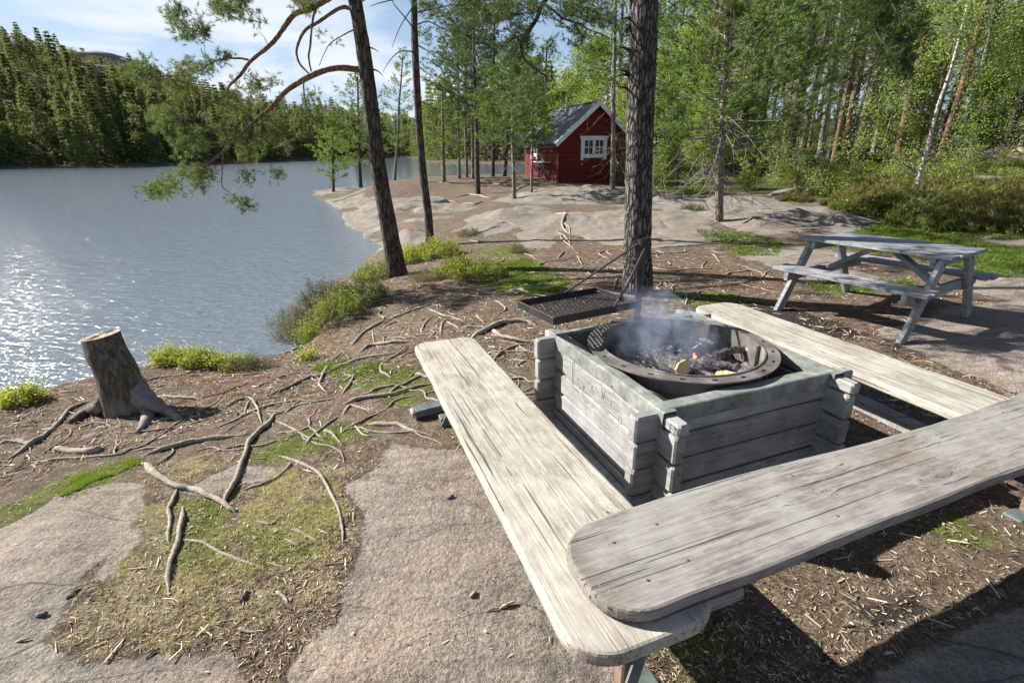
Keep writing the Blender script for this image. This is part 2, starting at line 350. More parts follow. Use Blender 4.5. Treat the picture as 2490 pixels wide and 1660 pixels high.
Fq=np.stack([i+j,i+j2,i+nt+j2,i+nt+j],-1).reshape(-1,4)[:,::-1].astype(np.int32)
me.loops.add(Fq.size); me.loops.foreach_set('vertex_index',Fq.ravel()); me.polygons.add(len(Fq)); me.polygons.foreach_set('loop_start',np.arange(len(Fq),dtype=np.int32)*4); me.polygons.foreach_set('loop_total',np.full(len(Fq),4,np.int32)); me.polygons.foreach_set('use_smooth',np.ones(len(Fq),bool))
for nm,cc in (('ma',(mR,mG,mS)),('mb',(mE,mV,mF)),('mc',(mC,sstep(8,16,rr_),0*mC))):
    a=me.attributes.new(nm,'FLOAT_COLOR','POINT'); a.data.foreach_set('color',np.stack([*cc,np.ones(nv)],-1).astype(np.float32).ravel())
me.update(calc_edges=True); me.validate()
def m_ground(t,b,o,m):
    ma=t.n('ShaderNodeSeparateColor',{'Color':t.n('ShaderNodeAttribute',attribute_name='ma').outputs['Color']}).outputs
    mb=t.n('ShaderNodeSeparateColor',{'Color':t.n('ShaderNodeAttribute',attribute_name='mb').outputs['Color']}).outputs
    mc=t.n('ShaderNodeSeparateColor',{'Color':t.n('ShaderNodeAttribute',attribute_name='mc').outputs['Color']}).outputs
    n0=t.noise(o,2.6,5,.6); n1=t.noise(o,9,8,.65); n2=t.noise(o,55,5,.65); n3=t.noise(o,1.3,5,.6); n4=t.noise(t.map(o,(1,1,1),(0,0,.6)),28,8,.75,.6)
    def th(mask,amp=.9,sh=60.):
        v=t.math('ADD',mask,t.math('MULTIPLY',t.math('SUBTRACT',t.math('ADD',t.math('MULTIPLY',n0,.3),t.math('ADD',t.math('MULTIPLY',n1,.4),t.math('MULTIPLY',n2,.3))),.5),amp*1.5))
        return t.ramp(v,[(.44,0.0),(.56,1.0)])
    n5=t.math('ADD',t.math('MULTIPLY',t.noise(t.map(o,(1,1,1),(0,0,.9)),70,4,.6,1.2),.6),t.math('MULTIPLY',n1,.4))
    # soil: dark humus with pale litter flecks
    soil=t.ramp(n5,[(.28,(.026,.019,.014)),(.42,(.080,.058,.042)),(.52,(.145,.110,.082)),(.62,(.225,.18,.14)),(.74,(.36,.30,.23))])
    red=t.ramp(n5,[(.28,(.034,.020,.014)),(.45,(.105,.066,.044)),(.58,(.19,.13,.088)),(.72,(.36,.27,.18))])
    straw=t.ramp(n5,[(.30,(.07,.055,.03)),(.42,(.17,.15,.075)),(.55,(.30,.27,.14)),(.70,(.48,.43,.27))])
    green=t.ramp(n5,[(.28,(.016,.028,.006)),(.42,(.05,.075,.012)),(.56,(.11,.14,.022)),(.72,(.22,.22,.08))])
    veg=t.ramp(t.noise(o,6,8,.75,.5),[(.3,(.014,.018,.006)),(.45,(.04,.048,.014)),(.6,(.085,.085,.028)),(.75,(.16,.12,.06))])
    char=t.ramp(n4,[(.3,(.012,.011,.011)),(.6,(.05,.045,.042)),(.72,(.16,.13,.11))])
    # granite
    sp=t.n('ShaderNodeTexVoronoi',{'Vector':o,'Scale':230.0}).outputs['Color']; spv=t.n('ShaderNodeSeparateColor',{'Color':sp}).outputs[0]
    sp2=t.n('ShaderNodeSeparateColor',{'Color':t.n('ShaderNodeTexVoronoi',{'Vector':o,'Scale':85.0}).outputs['Color']}).outputs[0]
    ln=t.noise(t.map(o,(1,5,1),(0,0,-.55)),2.2,7,.68,.6)
    pink=t.mix(t.ramp(n3,[(.38,0.0),(.62,1.0)]),(.315,.245,.195),(.27,.24,.205))
    pink=t.mix(t.math('MULTIPLY',t.ramp(n0,[(.40,.7),(.56,0.0)]),.6),pink,(.20,.185,.17)); pink=t.mix(t.math('MULTIPLY',t.ramp(ln,[(.36,1.0),(.56,0.0)]),.7),pink,(.15,.135,.125))
    pink=t.mix(t.ramp(t.noise(o,.9,3,.5),[(.55,0.0),(.75,.5)]),pink,(.38,.325,.29))
    grn=t.mix(t.ramp(t.noise(o,3.1,6,.7),[(.35,0.0),(.65,1.0)]),(.135,.128,.108),(.27,.25,.215))
    rock=t.mix(t.math('MULTIPLY',mc[1],.75),pink,grn)
    rock=t.mix(t.math('MULTIPLY',t.ramp(t.noise(o,22,5,.7),[(.55,0.0),(.68,1.0)]),.22),rock,(.36,.37,.33))
    fl=t.math('ADD',t.math('MULTIPLY',t.math('SUBTRACT',spv,.5),.45),t.math('MULTIPLY',t.math('SUBTRACT',sp2,.5),.34))
    fl=t.math('ADD',t.math('ADD',fl,1.0),t.math('MULTIPLY',t.math('SUBTRACT',t.noise(o,42,6,.75),.5),.9))
    rock=t.mix(1.0,rock,t.n('ShaderNodeCombineXYZ',{'X':fl,'Y':fl,'Z':fl}).outputs[0],'MULTIPLY')
    cr=t.n('ShaderNodeTexVoronoi',{'Vector':t.map(t.mix(.12,o,t.n('ShaderNodeTexNoise',{'Vector':o,'Scale':2.5,'Detail':5.0}).outputs['Color']),(1,2.6,1),(0,0,-.5)),'Scale':.9},feature='DISTANCE_TO_EDGE').outputs['Distance']
    crk=t.ramp(cr,[(.0,1.0),(.008,0.0)])
    rock=t.mix(t.math('MULTIPLY',crk,t.ramp(n3,[(.38,0.0),(.55,.85)])),rock,(.07,.06,.055))
    c=t.mix(th(mb[0],1.2),soil,red); c=t.mix(t.math('MULTIPLY',th(ma[2],2.6),.6),c,straw); c=t.mix(th(mc[0],1.1),c,char)
    c=t.mix(t.math('MULTIPLY',th(ma[1],1.7),.9),c,green); rk=th(ma[0],.95); c=t.mix(rk,c,rock)
    c=t.mix(th(mb[1],.8),c,veg); c=t.mix(mb[2],c,t.ramp(t.noise(o,.22,8,.7),[(.35,(.03,.035,.015)),(.55,(.06,.06,.028)),(.72,(.17,.16,.14))]))
    L(t,c,b.inputs['Base Color'])
    h=t.math('ADD',t.math('MULTIPLY',n4,1.0),t.math('MULTIPLY',n2,.5)); hr=t.math('ADD',t.math('ADD',t.math('MULTIPLY',n2,.9),t.math('MULTIPLY',t.noise(o,16,6,.65),1.1)),t.math('ADD',t.math('MULTIPLY',ln,1.0),t.math('MULTIPLY',spv,.10)))
    hh=t.n('ShaderNodeMix',{0:rk,2:h,3:hr},data_type='FLOAT').outputs[0]
    L(t,t.bump(hh,.95,.018),b.inputs['Normal'])
_GZ=(nr,nt,Zr.reshape(nr,nt),th,ra)
def gz(x,y):
    nr,nt,Q,th,ra=_GZ
    x=np.asarray(x,float); y=np.asarray(y,float); r_=np.maximum(np.hypot(x,y),.36); a=np.arctan2(x,y)
    fi=np.interp(r_,ra,np.arange(len(ra))); fj=np.interp(a,th,np.arange(len(th)))
    i0=np.clip(fi.astype(int),0,nr-2); j0=np.clip(fj.astype(int),0,nt-2); u=fi-i0; v=fj-j0
    return (Q[i0,j0]*(1-u)+Q[i0+1,j0]*u)*(1-v)+(Q[i0,j0+1]*(1-u)+Q[i0+1,j0+1]*u)*v
ground=mkobj('ground',me,mat('ground',m_ground,.95,.12)); tag(ground,kind='structure')
# ------------------------------------------------------------------ water
def m_water(t,b,o,m):
    b.inputs['Base Color'].default_value=(.14,.172,.205,1); b.inputs['Roughness'].default_value=.09; b.inputs['IOR'].default_value=1.7; b.inputs['Specular IOR Level'].default_value=.5
    v=t.map(o,(1,2.3,1),(0,0,R(14)))
    w1=t.noise(v,.9,3,.55,.3); w2=t.noise(v,3.4,4,.6,.3); w3=t.noise(t.map(o,(1,1.8,1),(0,0,R(-20))),11,3,.55)
    calm=t.n('ShaderNodeAttribute',attribute_name='calm').outputs['Fac']
    h=t.math('ADD',t.math('MULTIPLY',w1,.036),t.math('ADD',t.math('MULTIPLY',w2,.054),t.math('MULTIPLY',w3,.018)))
    L(t,t.bump(t.math('MULTIPLY',h,calm),1.0,1.0),b.inputs['Normal'])
ths=np.linspace(-math.pi,math.pi,361)[:-1]; rs=np.exp(np.linspace(math.log(2),math.log(1500),160))
TH2,RS2=np.meshgrid(ths,rs); xw=(RS2*np.sin(TH2)).ravel(); yw=(RS2*np.cos(TH2)).ravel()
calm=sstep(1,28,-sd_poly(xw,yw,FAR))*.94+.06; calm=calm*(1-.93*((yw>36)&(xw>-30+.0*yw)&(yw<150)&(xw>-.30*yw)))
me=bpy.data.meshes.new('lake_water'); me.vertices.add(len(xw)); me.vertices.foreach_set('co',np.stack([xw,yw,np.full(len(xw),ZW)],-1).astype(np.float32).ravel())
i=np.arange(159)[:,None]*360; j=np.arange(360)[None]; j2=(j+1)%360
Fq=np.stack([i+j,i+j2,i+360+j2,i+360+j],-1).reshape(-1,4)[:,::-1].astype(np.int32)
me.loops.add(Fq.size); me.loops.foreach_set('vertex_index',Fq.ravel()); me.polygons.add(len(Fq)); me.polygons.foreach_set('loop_start',np.arange(len(Fq),dtype=np.int32)*4); me.polygons.foreach_set('loop_total',np.full(len(Fq),4,np.int32))
a=me.attributes.new('calm','FLOAT','POINT'); a.data.foreach_set('value',calm.astype(np.float32)); me.update(calc_edges=True); me.validate()
tag(mkobj('lake_water',me,mat('water',m_water)),kind='structure')
# ------------------------------------------------------------------ wood, metal, bark, foliage materials
def wood(dark,mid,light,sc_=1.0,crack=.8,stain=(.30,.24,.18),stn=.35,bs=.7,mt=1.0):
    def f(t,b,o,m):
        rnd=t.n('ShaderNodeObjectInfo').outputs['Random']
        o2=t.n('ShaderNodeVectorMath',{0:o,1:t.n('ShaderNodeCombineXYZ',{'X':t.math('MULTIPLY',rnd,37.0),'Y':t.math('MULTIPLY',rnd,11.0),'Z':rnd}).outputs[0]},operation='ADD').outputs[0]
        kn=t.n('ShaderNodeTexVoronoi',{'Vector':t.map(o2,(1.7*sc_,6*sc_,6*sc_)),'Scale':1.0,'Randomness':1.0}).outputs['Distance']
        kk=t.ramp(kn,[(.03,1.0),(.12,0.0)])
        warp=t.math('MULTIPLY',t.ramp(kn,[(.0,1.0),(.30,0.0)]),.05)
        wv=t.n('ShaderNodeVectorMath',{0:o2,1:t.n('ShaderNodeCombineXYZ',{'X':0.0,'Y':warp,'Z':warp}).outputs[0]},operation='ADD').outputs[0]
        g1=t.noise(t.map(wv,(1.1*sc_,34*sc_,34*sc_)),1.6,6,.62,.5); g2=t.noise(t.map(wv,(2.2*sc_,120*sc_,120*sc_)),1.5,4,.6,.35); g3=t.noise(o2,4.2*sc_,6,.65,.3)
        c=t.ramp(g1,[(.22,dark),(.50,mid),(.78,light)]); g4=t.noise(t.map(o2,(9*sc_,38*sc_,38*sc_)),1.3,6,.7); c=t.mix(t.ramp(g4,[(.5,0.0),(.66,.7*mt)]),c,light); c=t.mix(t.ramp(g4,[(.34,.6*mt),(.47,0.0)]),c,dark)
        c=t.mix(t.math('MULTIPLY',t.ramp(g2,[(.35,1.0),(.48,0.0)]),.55),c,dark)
        c=t.mix(t.ramp(g3,[(.42,0.0),(.68,.65)]),c,light)
        c=t.mix(t.math('MULTIPLY',t.ramp(t.noise(o2,1.5*sc_,5,.65),[(.56,0.0),(.72,1.0)]),stn),c,stain)
        c=t.mix(t.math('MULTIPLY',t.ramp(t.noise(o2,2.3*sc_,6,.7),[(.36,1.0),(.46,0.0)]),.30),c,tuple(q*.7 for q in mid))
        ck=t.ramp(t.noise(t.map(wv,(.8*sc_,70*sc_,70*sc_),loc=(3,1,5)),1.0,4,.55,.4),[(.35,1.0),(.385,0.0)])
        c=t.mix(t.math('MULTIPLY',ck,crack),c,tuple(q*.28 for q in dark)); c=t.mix(t.math('MULTIPLY',kk,.5),c,tuple(q*.8 for q in dark))
        sp=t.ramp(t.noise(o2,60*sc_,3,.6),[(.66,0.0),(.72,.5)]); c=t.mix(sp,c,tuple(min(1,q*1.15) for q in light))
        L(t,c,b.inputs['Base Color'])
        h=t.math('SUBTRACT',t.math('ADD',t.math('MULTIPLY',g1,.6),t.math('MULTIPLY',g2,.5)),t.math('ADD',t.math('MULTIPLY',ck,.9),t.math('MULTIPLY',kk,.3)))
        L(t,t.bump(h,bs,.004),b.inputs['Normal'])
    return f
M_bench=mat('bench_wood',wood((.17,.15,.12),(.33,.305,.26),(.50,.475,.42),stain=(.20,.16,.115),stn=.55),.85)
M_benchg=mat('bench_wood_grey',wood((.105,.096,.086),(.205,.192,.174),(.325,.312,.288),stain=(.135,.10,.068),stn=.6),.85)
M_wall=mat('wall_wood',wood((.11,.107,.10),(.235,.232,.225),(.40,.398,.385),1.3,.45,(.16,.145,.13),.45,.3,.5),.85)
M_table=mat('table_wood',wood((.10,.105,.11),(.225,.235,.25),(.36,.375,.40),1.4,.8,(.25,.25,.25)),.85)
def m_cap(t,b,o,m):
    c=t.ramp(t.noise(o,9,6,.7),[(.3,(.09,.098,.088)),(.5,(.18,.195,.178)),(.62,(.26,.275,.25)),(.75,(.42,.43,.39))])
    c=t.mix(t.ramp(t.noise(o,30,4,.7),[(.6,0.0),(.7,.7)]),c,(.30,.27,.20)); L(t,c,b.inputs['Base Color']); L(t,t.bump(t.noise(o,14,4),.5,.004),b.inputs['Normal'])
M_cap=mat('zinc_edge_strip',m_cap,.6,.4)
def m_steel(t,b,o,m):
    c=t.ramp(t.noise(o,7,7,.7),[(.3,(.07,.067,.064)),(.5,(.16,.148,.138)),(.62,(.24,.222,.205)),(.78,(.33,.30,.275))])
    L(t,c,b.inputs['Base Color']); b.inputs['Metallic'].default_value=.25; L(t,t.bump(t.noise(o,40,5,.6),.4,.003),b.inputs['Normal'])
M_steel=mat('sooty_steel',m_steel,.62,.4)
def m_black(t,b,o,m):
    L(t,t.ramp(t.noise(o,18,5),[(.35,(.008,.008,.009)),(.7,(.03,.03,.032))]),b.inputs['Base Color'])
M_black=mat('black_iron',m_black,.45,.5)
def bark(d,mi,l,sx_=1.0,edge=.08):
    def f(t,b,o,m):
        v=t.map(o,(5*sx_,5*sx_,1.15*sx_)); wpn=t.mix(.38,v,t.n('ShaderNodeTexNoise',{'Vector':v,'Scale':2.2,'Detail':4.0}).outputs['Color'])
        vo=t.n('ShaderNodeTexVoronoi',{'Vector':wpn,'Scale':3.6},feature='DISTANCE_TO_EDGE').outputs['Distance']
        n=t.noise(t.map(o,(1,1,.3)),26,7,.7); pl=t.ramp(vo,[(.0,0.0),(edge,.55),(.3,1.0)])
        c=t.mix(pl,d,t.ramp(n,[(.32,mi),(.66,l)])); L(t,c,b.inputs['Base Color'])
        L(t,t.bump(t.math('ADD',t.math('MULTIPLY',pl,1.0),t.math('MULTIPLY',n,.4)),1.0,.025/sx_),b.inputs['Normal'])
    return f
M_barkbig=mat('pine_bark_large',bark((.028,.024,.022),(.115,.10,.09),(.26,.235,.215)),.95,.15)
M_bark=mat('pine_bark',bark((.05,.042,.037),(.19,.165,.145),(.38,.345,.31),1.8),.95,.15)
M_barkd=mat('pine_bark_dark',bark((.018,.015,.014),(.075,.062,.055),(.17,.14,.12),1.6),.95,.15)
M_barkor=mat('pine_bark_orange',bark((.07,.04,.028),(.20,.115,.07),(.36,.23,.145),1.8,.03),.9,.15)
M_brg=mat('grey_twig',bark((.09,.08,.072),(.22,.20,.18),(.40,.37,.335),5),.95,.1)
M_root=mat('root_wood',bark((.10,.08,.065),(.26,.22,.18),(.52,.47,.40),9,.01),.9,.15)
M_stump=mat('stump_wood',wood((.05,.042,.034),(.13,.112,.09),(.25,.225,.19),1.6,.9,(.06,.05,.04),.6),.9)
def m_birch(t,b,o,m):
    n=t.noise(t.map(o,(6,6,22)),1.6,5,.7,.6); c=t.ramp(n,[(.38,(.05,.045,.04)),(.46,(.36,.34,.31)),(.62,(.62,.60,.56))]); L(t,c,b.inputs['Base Color'])
M_birch=mat('birch_bark',m_birch,.7)
def foliage(c0,c1,c2,trans=.35,hue=.06):
    def f(t,b,o,m):
        a=t.n('ShaderNodeAttribute',attribute_name='tone').outputs['Fac']; rnd=t.n('ShaderNodeObjectInfo').outputs['Random']
        v=t.math('ADD',t.math('MULTIPLY',a,.65),t.math('MULTIPLY',rnd,.35))
        c=t.ramp(v,[(.05,c0),(.5,c1),(.95,c2)])
        L(t,c,b.inputs['Base Color'])
        tr=t.n('ShaderNodeBsdfTranslucent',{'Color':t.mix(.5,c,(min(1,c2[0]*1.3),min(1,c2[1]*1.3),c2[2]))})
        mx=t.n('ShaderNodeMixShader',{0:trans,1:b.outputs[0],2:tr.outputs[0]})
        L(t,mx.outputs[0],m.node_tree.nodes['Material Output'].inputs['Surface'])
    return f
M_need=mat('pine_needles',foliage((.03,.06,.015),(.085,.15,.03),(.20,.28,.06)),.55,.3)
M_needd=mat('dark_needles',foliage((.018,.036,.012),(.05,.09,.022),(.12,.17,.04)),.6,.3)
M_needl=mat('light_needles',foliage((.05,.09,.02),(.14,.22,.04),(.28,.36,.08)),.6,.3)
M_fars=mat('far_spruce_needles',foliage((.045,.065,.028),(.11,.145,.05),(.20,.235,.09),.4),.7,.2)  # paler, greyer greens: distance haze put into the needle colour
M_farp=mat('far_pine_needles',foliage((.06,.085,.035),(.145,.18,.065),(.26,.285,.11),.4),.7,.2)  # haze over the lake mixed into these greens as well
M_leaf=mat('birch_leaves',foliage((.11,.17,.03),(.20,.28,.05),(.32,.40,.085),.45),.5,.4)
M_shrub=mat('bilberry_leaves',foliage((.06,.10,.02),(.16,.21,.035),(.34,.37,.06),.4),.5,.4)
M_yel=mat('yellow_green_leaves',foliage((.10,.14,.02),(.24,.29,.035),(.44,.47,.07),.4),.5,.4)
M_heath=mat('heather_foliage',foliage((.06,.052,.034),(.14,.13,.068),(.26,.255,.12),.3),.8,.2)
M_grass=mat('grass_blades',foliage((.05,.09,.012),(.12,.20,.025),(.22,.30,.05),.4),.6,.3)
def m_litter(t,b,o,m):
    a=t.n('ShaderNodeAttribute',attribute_name='tone').outputs['Fac']
    L(t,t.ramp(a,[(.0,(.05,.032,.022)),(.3,(.15,.10,.065)),(.6,(.30,.23,.15)),(.85,(.48,.41,.29)),(1,(.62,.57,.46))]),b.inputs['Base Color'])
M_litter=mat('litter',m_litter,.9,.2)
# ------------------------------------------------------------------ fire pit frame of the photograph: u along its near wall, v along its left wall
O0=np.array([.6639,2.0154]); YAW=.3671; EU=np.array([math.cos(YAW),math.sin(YAW)]); EV=np.array([-math.sin(YAW),math.cos(YAW)])
def F3(u,v,z=0): p=O0+u*EU+v*EV; return np.array([p[0],p[1],z])
TOP=.585; hh=.145; TK=.062; UL,VL=1.12,1.13
pit=empty('fire_pit_box',tuple(F3(0,0)),YAW,'square grey timber fire pit box of stacked boards with green metal edge strips','fire pit')
def wall(name,P,L_,offs,e,par,sunk=0):
    """stack of boards from P (local to pit), length axis X of the object; boards split at z rows"""
    mb=MB(); zt=TOP-offs[0]; rows=[TOP-.004-(.0)]+[TOP-k*hh for k in offs]
    for k in range(len(rows)-1):
        z1,z0=rows[k],rows[k+1]
        if z1-z0<.02: continue
        jt=.003*((k*7)%3-1)
        box(mb,(L_/2+.004*((k*5)%3-1),jt,(z1+z0)/2),(L_,TK,z1-z0-.010),bev=.009)
    return mb.obj(name,M_wall,par)
ST=.125
def put(o,u,v,rz=0): o.location=(u,v,0); o.rotation_euler=(0,0,rz)
w1=wall('near_wall',None,UL+2*ST,[1,2,3,4,4.6],0,pit); put(w1,-ST,TK/2)
w2=wall('far_wall',None,UL+2*ST,[1,2,3,4,4.6],0,pit); put(w2,-ST,VL-TK/2)
w3=wall('side_wall',None,VL+2*ST,[.5,1.5,2.5,3.5,4.5],0,pit); put(w3,TK/2,-ST,math.pi/2)
w4=wall('side_wall',None,VL+2*ST,[.5,1.5,2.5,3.5,4.5],0,pit); put(w4,UL-TK/2,-ST,math.pi/2)
# notch posts: the crossing ends of the near/far wall sit a little lower than the cap
def cap(u0,u1,par,seed):
    """angle strip: top sheet + outer lip, wavy as the photo shows"""
    mb=MB(); n=24; r=np.random.default_rng(seed); L_=u1-u0
    x=np.linspace(u0,u1,n); wv=.004*np.sin(x*7+seed)+.003*np.sin(x*17+seed)
    prof=[(-TK/2-.006,-.075),(-TK/2-.006,.004),(-TK/2+.001,.008),(TK/2+.004,.007),(TK/2+.004,-.03),(TK/2+.001,-.03),(TK/2+.001,.004),(-TK/2-.003,.004),(-TK/2-.003,-.075)]
    v=[];k=len(prof)
    for i in range(n):
        for (a,b) in prof: v.append((x[i],a+(wv[i] if b<-.05 else 0),TOP+b+(wv[i]*.4)))
    F=[[i*k+j,i*k+(j+1)%k,(i+1)*k+(j+1)%k,(i+1)*k+j] for i in range(n-1) for j in range(k)]
    F+= [list(range(k))[::-1],[ (n-1)*k+j for j in range(k)]]
    mb.add(v,F); 
    for sx2 in np.linspace(u0+.1,u1-.1,4): box(mb,(sx2,-TK/2-.007,TOP-.05),(.012,.006,.012),bev=.003)
    return mb.obj('edge_strip',M_cap,par)
c=cap(.0,UL-TK-.002,pit,1); put(c,0+TK/2,TK/2); c.location=(TK/2+.0,TK/2,.001)
c=cap(.02,UL-TK-.02,pit,2); c.location=(UL-TK/2,VL-TK/2,.001); c.rotation_euler=(0,0,math.pi)
c=cap(-.03,VL+.03,pit,3); c.rotation_euler=(0,0,-math.pi/2); c.location=(TK/2,VL,.004)
c=cap(-.03,VL+.03,pit,4); c.rotation_euler=(0,0,math.pi/2); c.location=(UL-TK/2,0,.004)
# base sleepers under the box
mb=MB()
for (u0,v0,u1,v1) in ((-.03,-.0,-.03,VL),(UL+.03,0,UL+.03,VL),(0,-.03,UL,-.03)):
    bar(mb,(u0,v0,-.02),(u1,v1,-.02),.05,.10,bev=.006)
mb.obj('base_sleeper',M_wall,pit)
# scratched initials "FD" on the near end of the left wall, as cut lines
mb=MB()
def stroke(pts,w_=.004): tube(mb,pts,w_*.4,4)
yb=-.10; zb=TOP-.062
stroke([(-.0008,yb+.028,zb),(-.0008,yb+.028,zb+.04)]); stroke([(-.0008,yb+.028,zb+.04),(-.0008,yb+.008,zb+.04)]); stroke([(-.0008,yb+.028,zb+.022),(-.0008,yb+.014,zb+.022)])
stroke([(-.0008,yb-.002,zb+.04),(-.0008,yb-.002,zb),(-.0008,yb-.014,zb+.006),(-.0008,yb-.018,zb+.02),(-.0008,yb-.013,zb+.035),(-.0008,yb-.002,zb+.04)])
def m_ink(t,b,o,m): b.inputs['Base Color'].default_value=(.05,.045,.04,1)
M_ink=mat('carved_line',m_ink,.9); 
# faint carved scribbles on the left wall
r=np.random.default_rng(3)
def scr(y,z,pts,s_=.05):
    global mb
    mb.obj('carved_mark',M_ink,pit); mb=MB(); stroke([(-.0008,y-a*s_,z+b*s_) for a,b in pts],.0028)
scr(.98,.47,[(0,1),(.1,.2),(.6,0),(.9,.4)],.07); scr(.95,.35,[(.1,1),(0,.4),(.3,0),(.5,.5),(.2,.6)],.06); scr(.86,.33,[(.2,0),(.2,1.4),(.35,1.5),(.35,0)],.12); scr(.78,.37,[(.6,1),(0,.9),(.4,.5),(0,.1),(.6,.0)],.05)
scr(.70,.36,[(0,0),(.1,1),(.5,.6)],.05); scr(.62,.40,[(0,0),(.4,1),(.8,0)],.05); scr(.50,.42,[(0,1),(.3,0),(.6,1)],.06); scr(.40,.40,[(0,0),(0,1),(.6,1)],.05); scr(.32,.36,[(.1,0),(.6,.2),(.5,1),(0,.9),(.1,0)],.045); scr(.60,.26,[(0,1),(.5,0),(1,.9)],.04)
mb.obj('carved_mark',M_ink,pit)
# soil inside box
def blob_sheet(name,m,par,x0,x1,y0,y1,zf,n=60,mask=None):
    gx,gy=np.meshgrid(np.linspace(x0,x1,n),np.linspace(y0,y1,n)); z=zf(gx,gy)
    mb=MB(); i=np.arange(n-1)[:,None]*n; j=np.arange(n-1)[None]
    F=np.stack([i+j,i+j+1,i+n+j+1,i+n+j],-1).reshape(-1,4)
    if mask is not None:
        k=mask(gx,gy).ravel(); F=F[k[F].all(1)]
    mb.addA(np.stack([gx,gy,z],-1).reshape(-1,3),F); return mb.obj(name,m,par,True)
def m_soil(t,b,o,m):
    L(t,t.ramp(t.noise(o,45,7,.75),[(.3,(.03,.025,.02)),(.5,(.11,.085,.065)),(.66,(.28,.24,.19))]),b.inputs['Base Color']); L(t,t.bump(t.noise(o,60,5),.9,.01),b.inputs['Normal'])
blob_sheet('soil_fill',mat('pit_soil',m_soil,.95),pit,TK+.002,UL-TK-.002,TK+.002,VL-TK-.002,lambda x,y:.33+.03*fbm(x*9,y*9,5,4)+.13*sstep(.42,.68,np.abs(x-.5)+np.abs(y-.56)-.22))
# fire ring
RC=np.array([.555,.575]); RO_,RI=.53,.455; RZ=.625
ring=empty('fire_ring',tuple(F3(*RC,0)),YAW+.2,'round sooty steel fire ring with a bolted flange set in the timber box','fire ring')
def annulus(mb,r0,r1,z0,z1,n=96,a0=0,a1=2*math.pi,c0=None):
    """solid ring between radii"""
    full=abs(a1-a0-2*math.pi)<1e-6; a=np.linspace(a0,a1,n+(0 if full else 1),endpoint=not full); m_=len(a)
    pr=[(r0,z0),(r1,z0),(r1,z1),(r0,z1)]
    v=np.concatenate([np.stack([r_*np.cos(a),r_*np.sin(a),np.full(m_,z)],-1) for r_,z in pr])
    F=[]
    for q in range(4):
        for i in range(m_ if full else m_-1): F.append([q*m_+i,q*m_+(i+1)%m_,((q+1)%4)*m_+(i+1)%m_,((q+1)%4)*m_+i])
    if not full: F+=[[0,m_,2*m_,3*m_],[3*m_+m_-1,2*m_+m_-1,m_+m_-1,m_-1]]
    mb.add(v,F,c0)
mb=MB(); annulus(mb,RI,RO_,RZ-.008,RZ); mb.obj('flange',M_steel,ring)
mb=MB(); annulus(mb,RI-.004,RI+.004,RZ-.15,RZ+.006); annulus(mb,RI+.004,RI+.010,RZ-.20,RZ-.009); mb.obj('ring_wall',M_steel,ring)
mb=MB(); n=72; a=np.linspace(0,2*np.pi,n,endpoint=False); v=np.concatenate([np.stack([r_*np.cos(a),r_*np.sin(a),np.full(n,z)],-1) for r_,z in ((RO_-.055,RZ-.10),(RO_-.045,RZ-.105),(RO_-.03,.24),(RO_-.04,.24))])
F=[[q*n+i,q*n+(i+1)%n,((q+1)%4)*n+(i+1)%n,((q+1)%4)*n+i] for q in range(4) for i in range(n)]; mb.add(v,F)
for k in range(9):
    a_=k*.7; box(mb,((RO_-.032)*math.cos(a_),(RO_-.032)*math.sin(a_),.42),(.006,.03,.2),[[math.cos(a_),-math.sin(a_),0],[math.sin(a_),math.cos(a_),0],[0,0,1]])
mb.obj('skirt',mat('rusty_steel',lambda t,b,o,m:(L(t,t.ramp(t.noise(o,6,6,.7),[(.3,(.05,.04,.036)),(.5,(.14,.10,.08)),(.7,(.30,.21,.16))]),b.inputs['Base Color'])),.7),ring)
M_slot=mat('slot_dark',lambda t,b,o,m:setattr(b.inputs['Base Color'],'default_value',(.008,.008,.008,1)))
for k in range(20):
    mb=MB(); a_=k*math.pi*2/20+.1; c_,s_=math.cos(a_),math.sin(a_); box(mb,(.497*c_,.497*s_,RZ+.0005),(.012,.026,.003),[[c_,-s_,0],[s_,c_,0],[0,0,1]]); mb.obj('bolt_slot',M_slot,ring)
for a_ in (.25,1.35,2.45,3.6,4.7,5.7):
    mb=MB(); c_,s_=math.cos(a_),math.sin(a_); box(mb,((RI-.012)*c_,(RI-.012)*s_,RZ-.07),(.010,.085,.15),[[c_,-s_,0],[s_,c_,0],[0,0,1]],.002); 
    box(mb,((RI-.02)*c_+.05*s_,(RI-.02)*s_-.05*c_,RZ-.075),(.02,.012,.16),[[c_,-s_,0],[s_,c_,0],[0,0,1]],.002); mb.obj('joint_plate',M_steel,ring)
# ash bed, logs, embers
def m_ash(t,b,o,m):
    n=t.noise(o,22,8,.75); c=t.ramp(n,[(.30,(.04,.038,.038)),(.44,(.17,.15,.14)),(.54,(.36,.31,.27)),(.7,(.58,.50,.43))]); c=t.mix(t.ramp(t.noise(o,3.5,4),[(.34,.8),(.48,0.0)]),c,(.045,.044,.046)); L(t,c,b.inputs['Base Color']); L(t,t.bump(n,1.0,.02),b.inputs['Normal'])
ash=blob_sheet('ash_bed',mat('ash',m_ash,.95),None,-.46,.46,-.46,.46,lambda x,y:.475+.055*fbm(x*6,y*6,15,4)+.035*fbm(x*20,y*20,16,3)+.03*np.clip((x*.7+y*.4),-.1,.5),110,lambda x,y:np.hypot(x,y)<.455)
ash.location=tuple(F3(*RC,0)); ash.rotation_euler=(0,0,YAW); tag(ash,'bed of grey ash and charcoal filling the steel fire ring','ash bed')
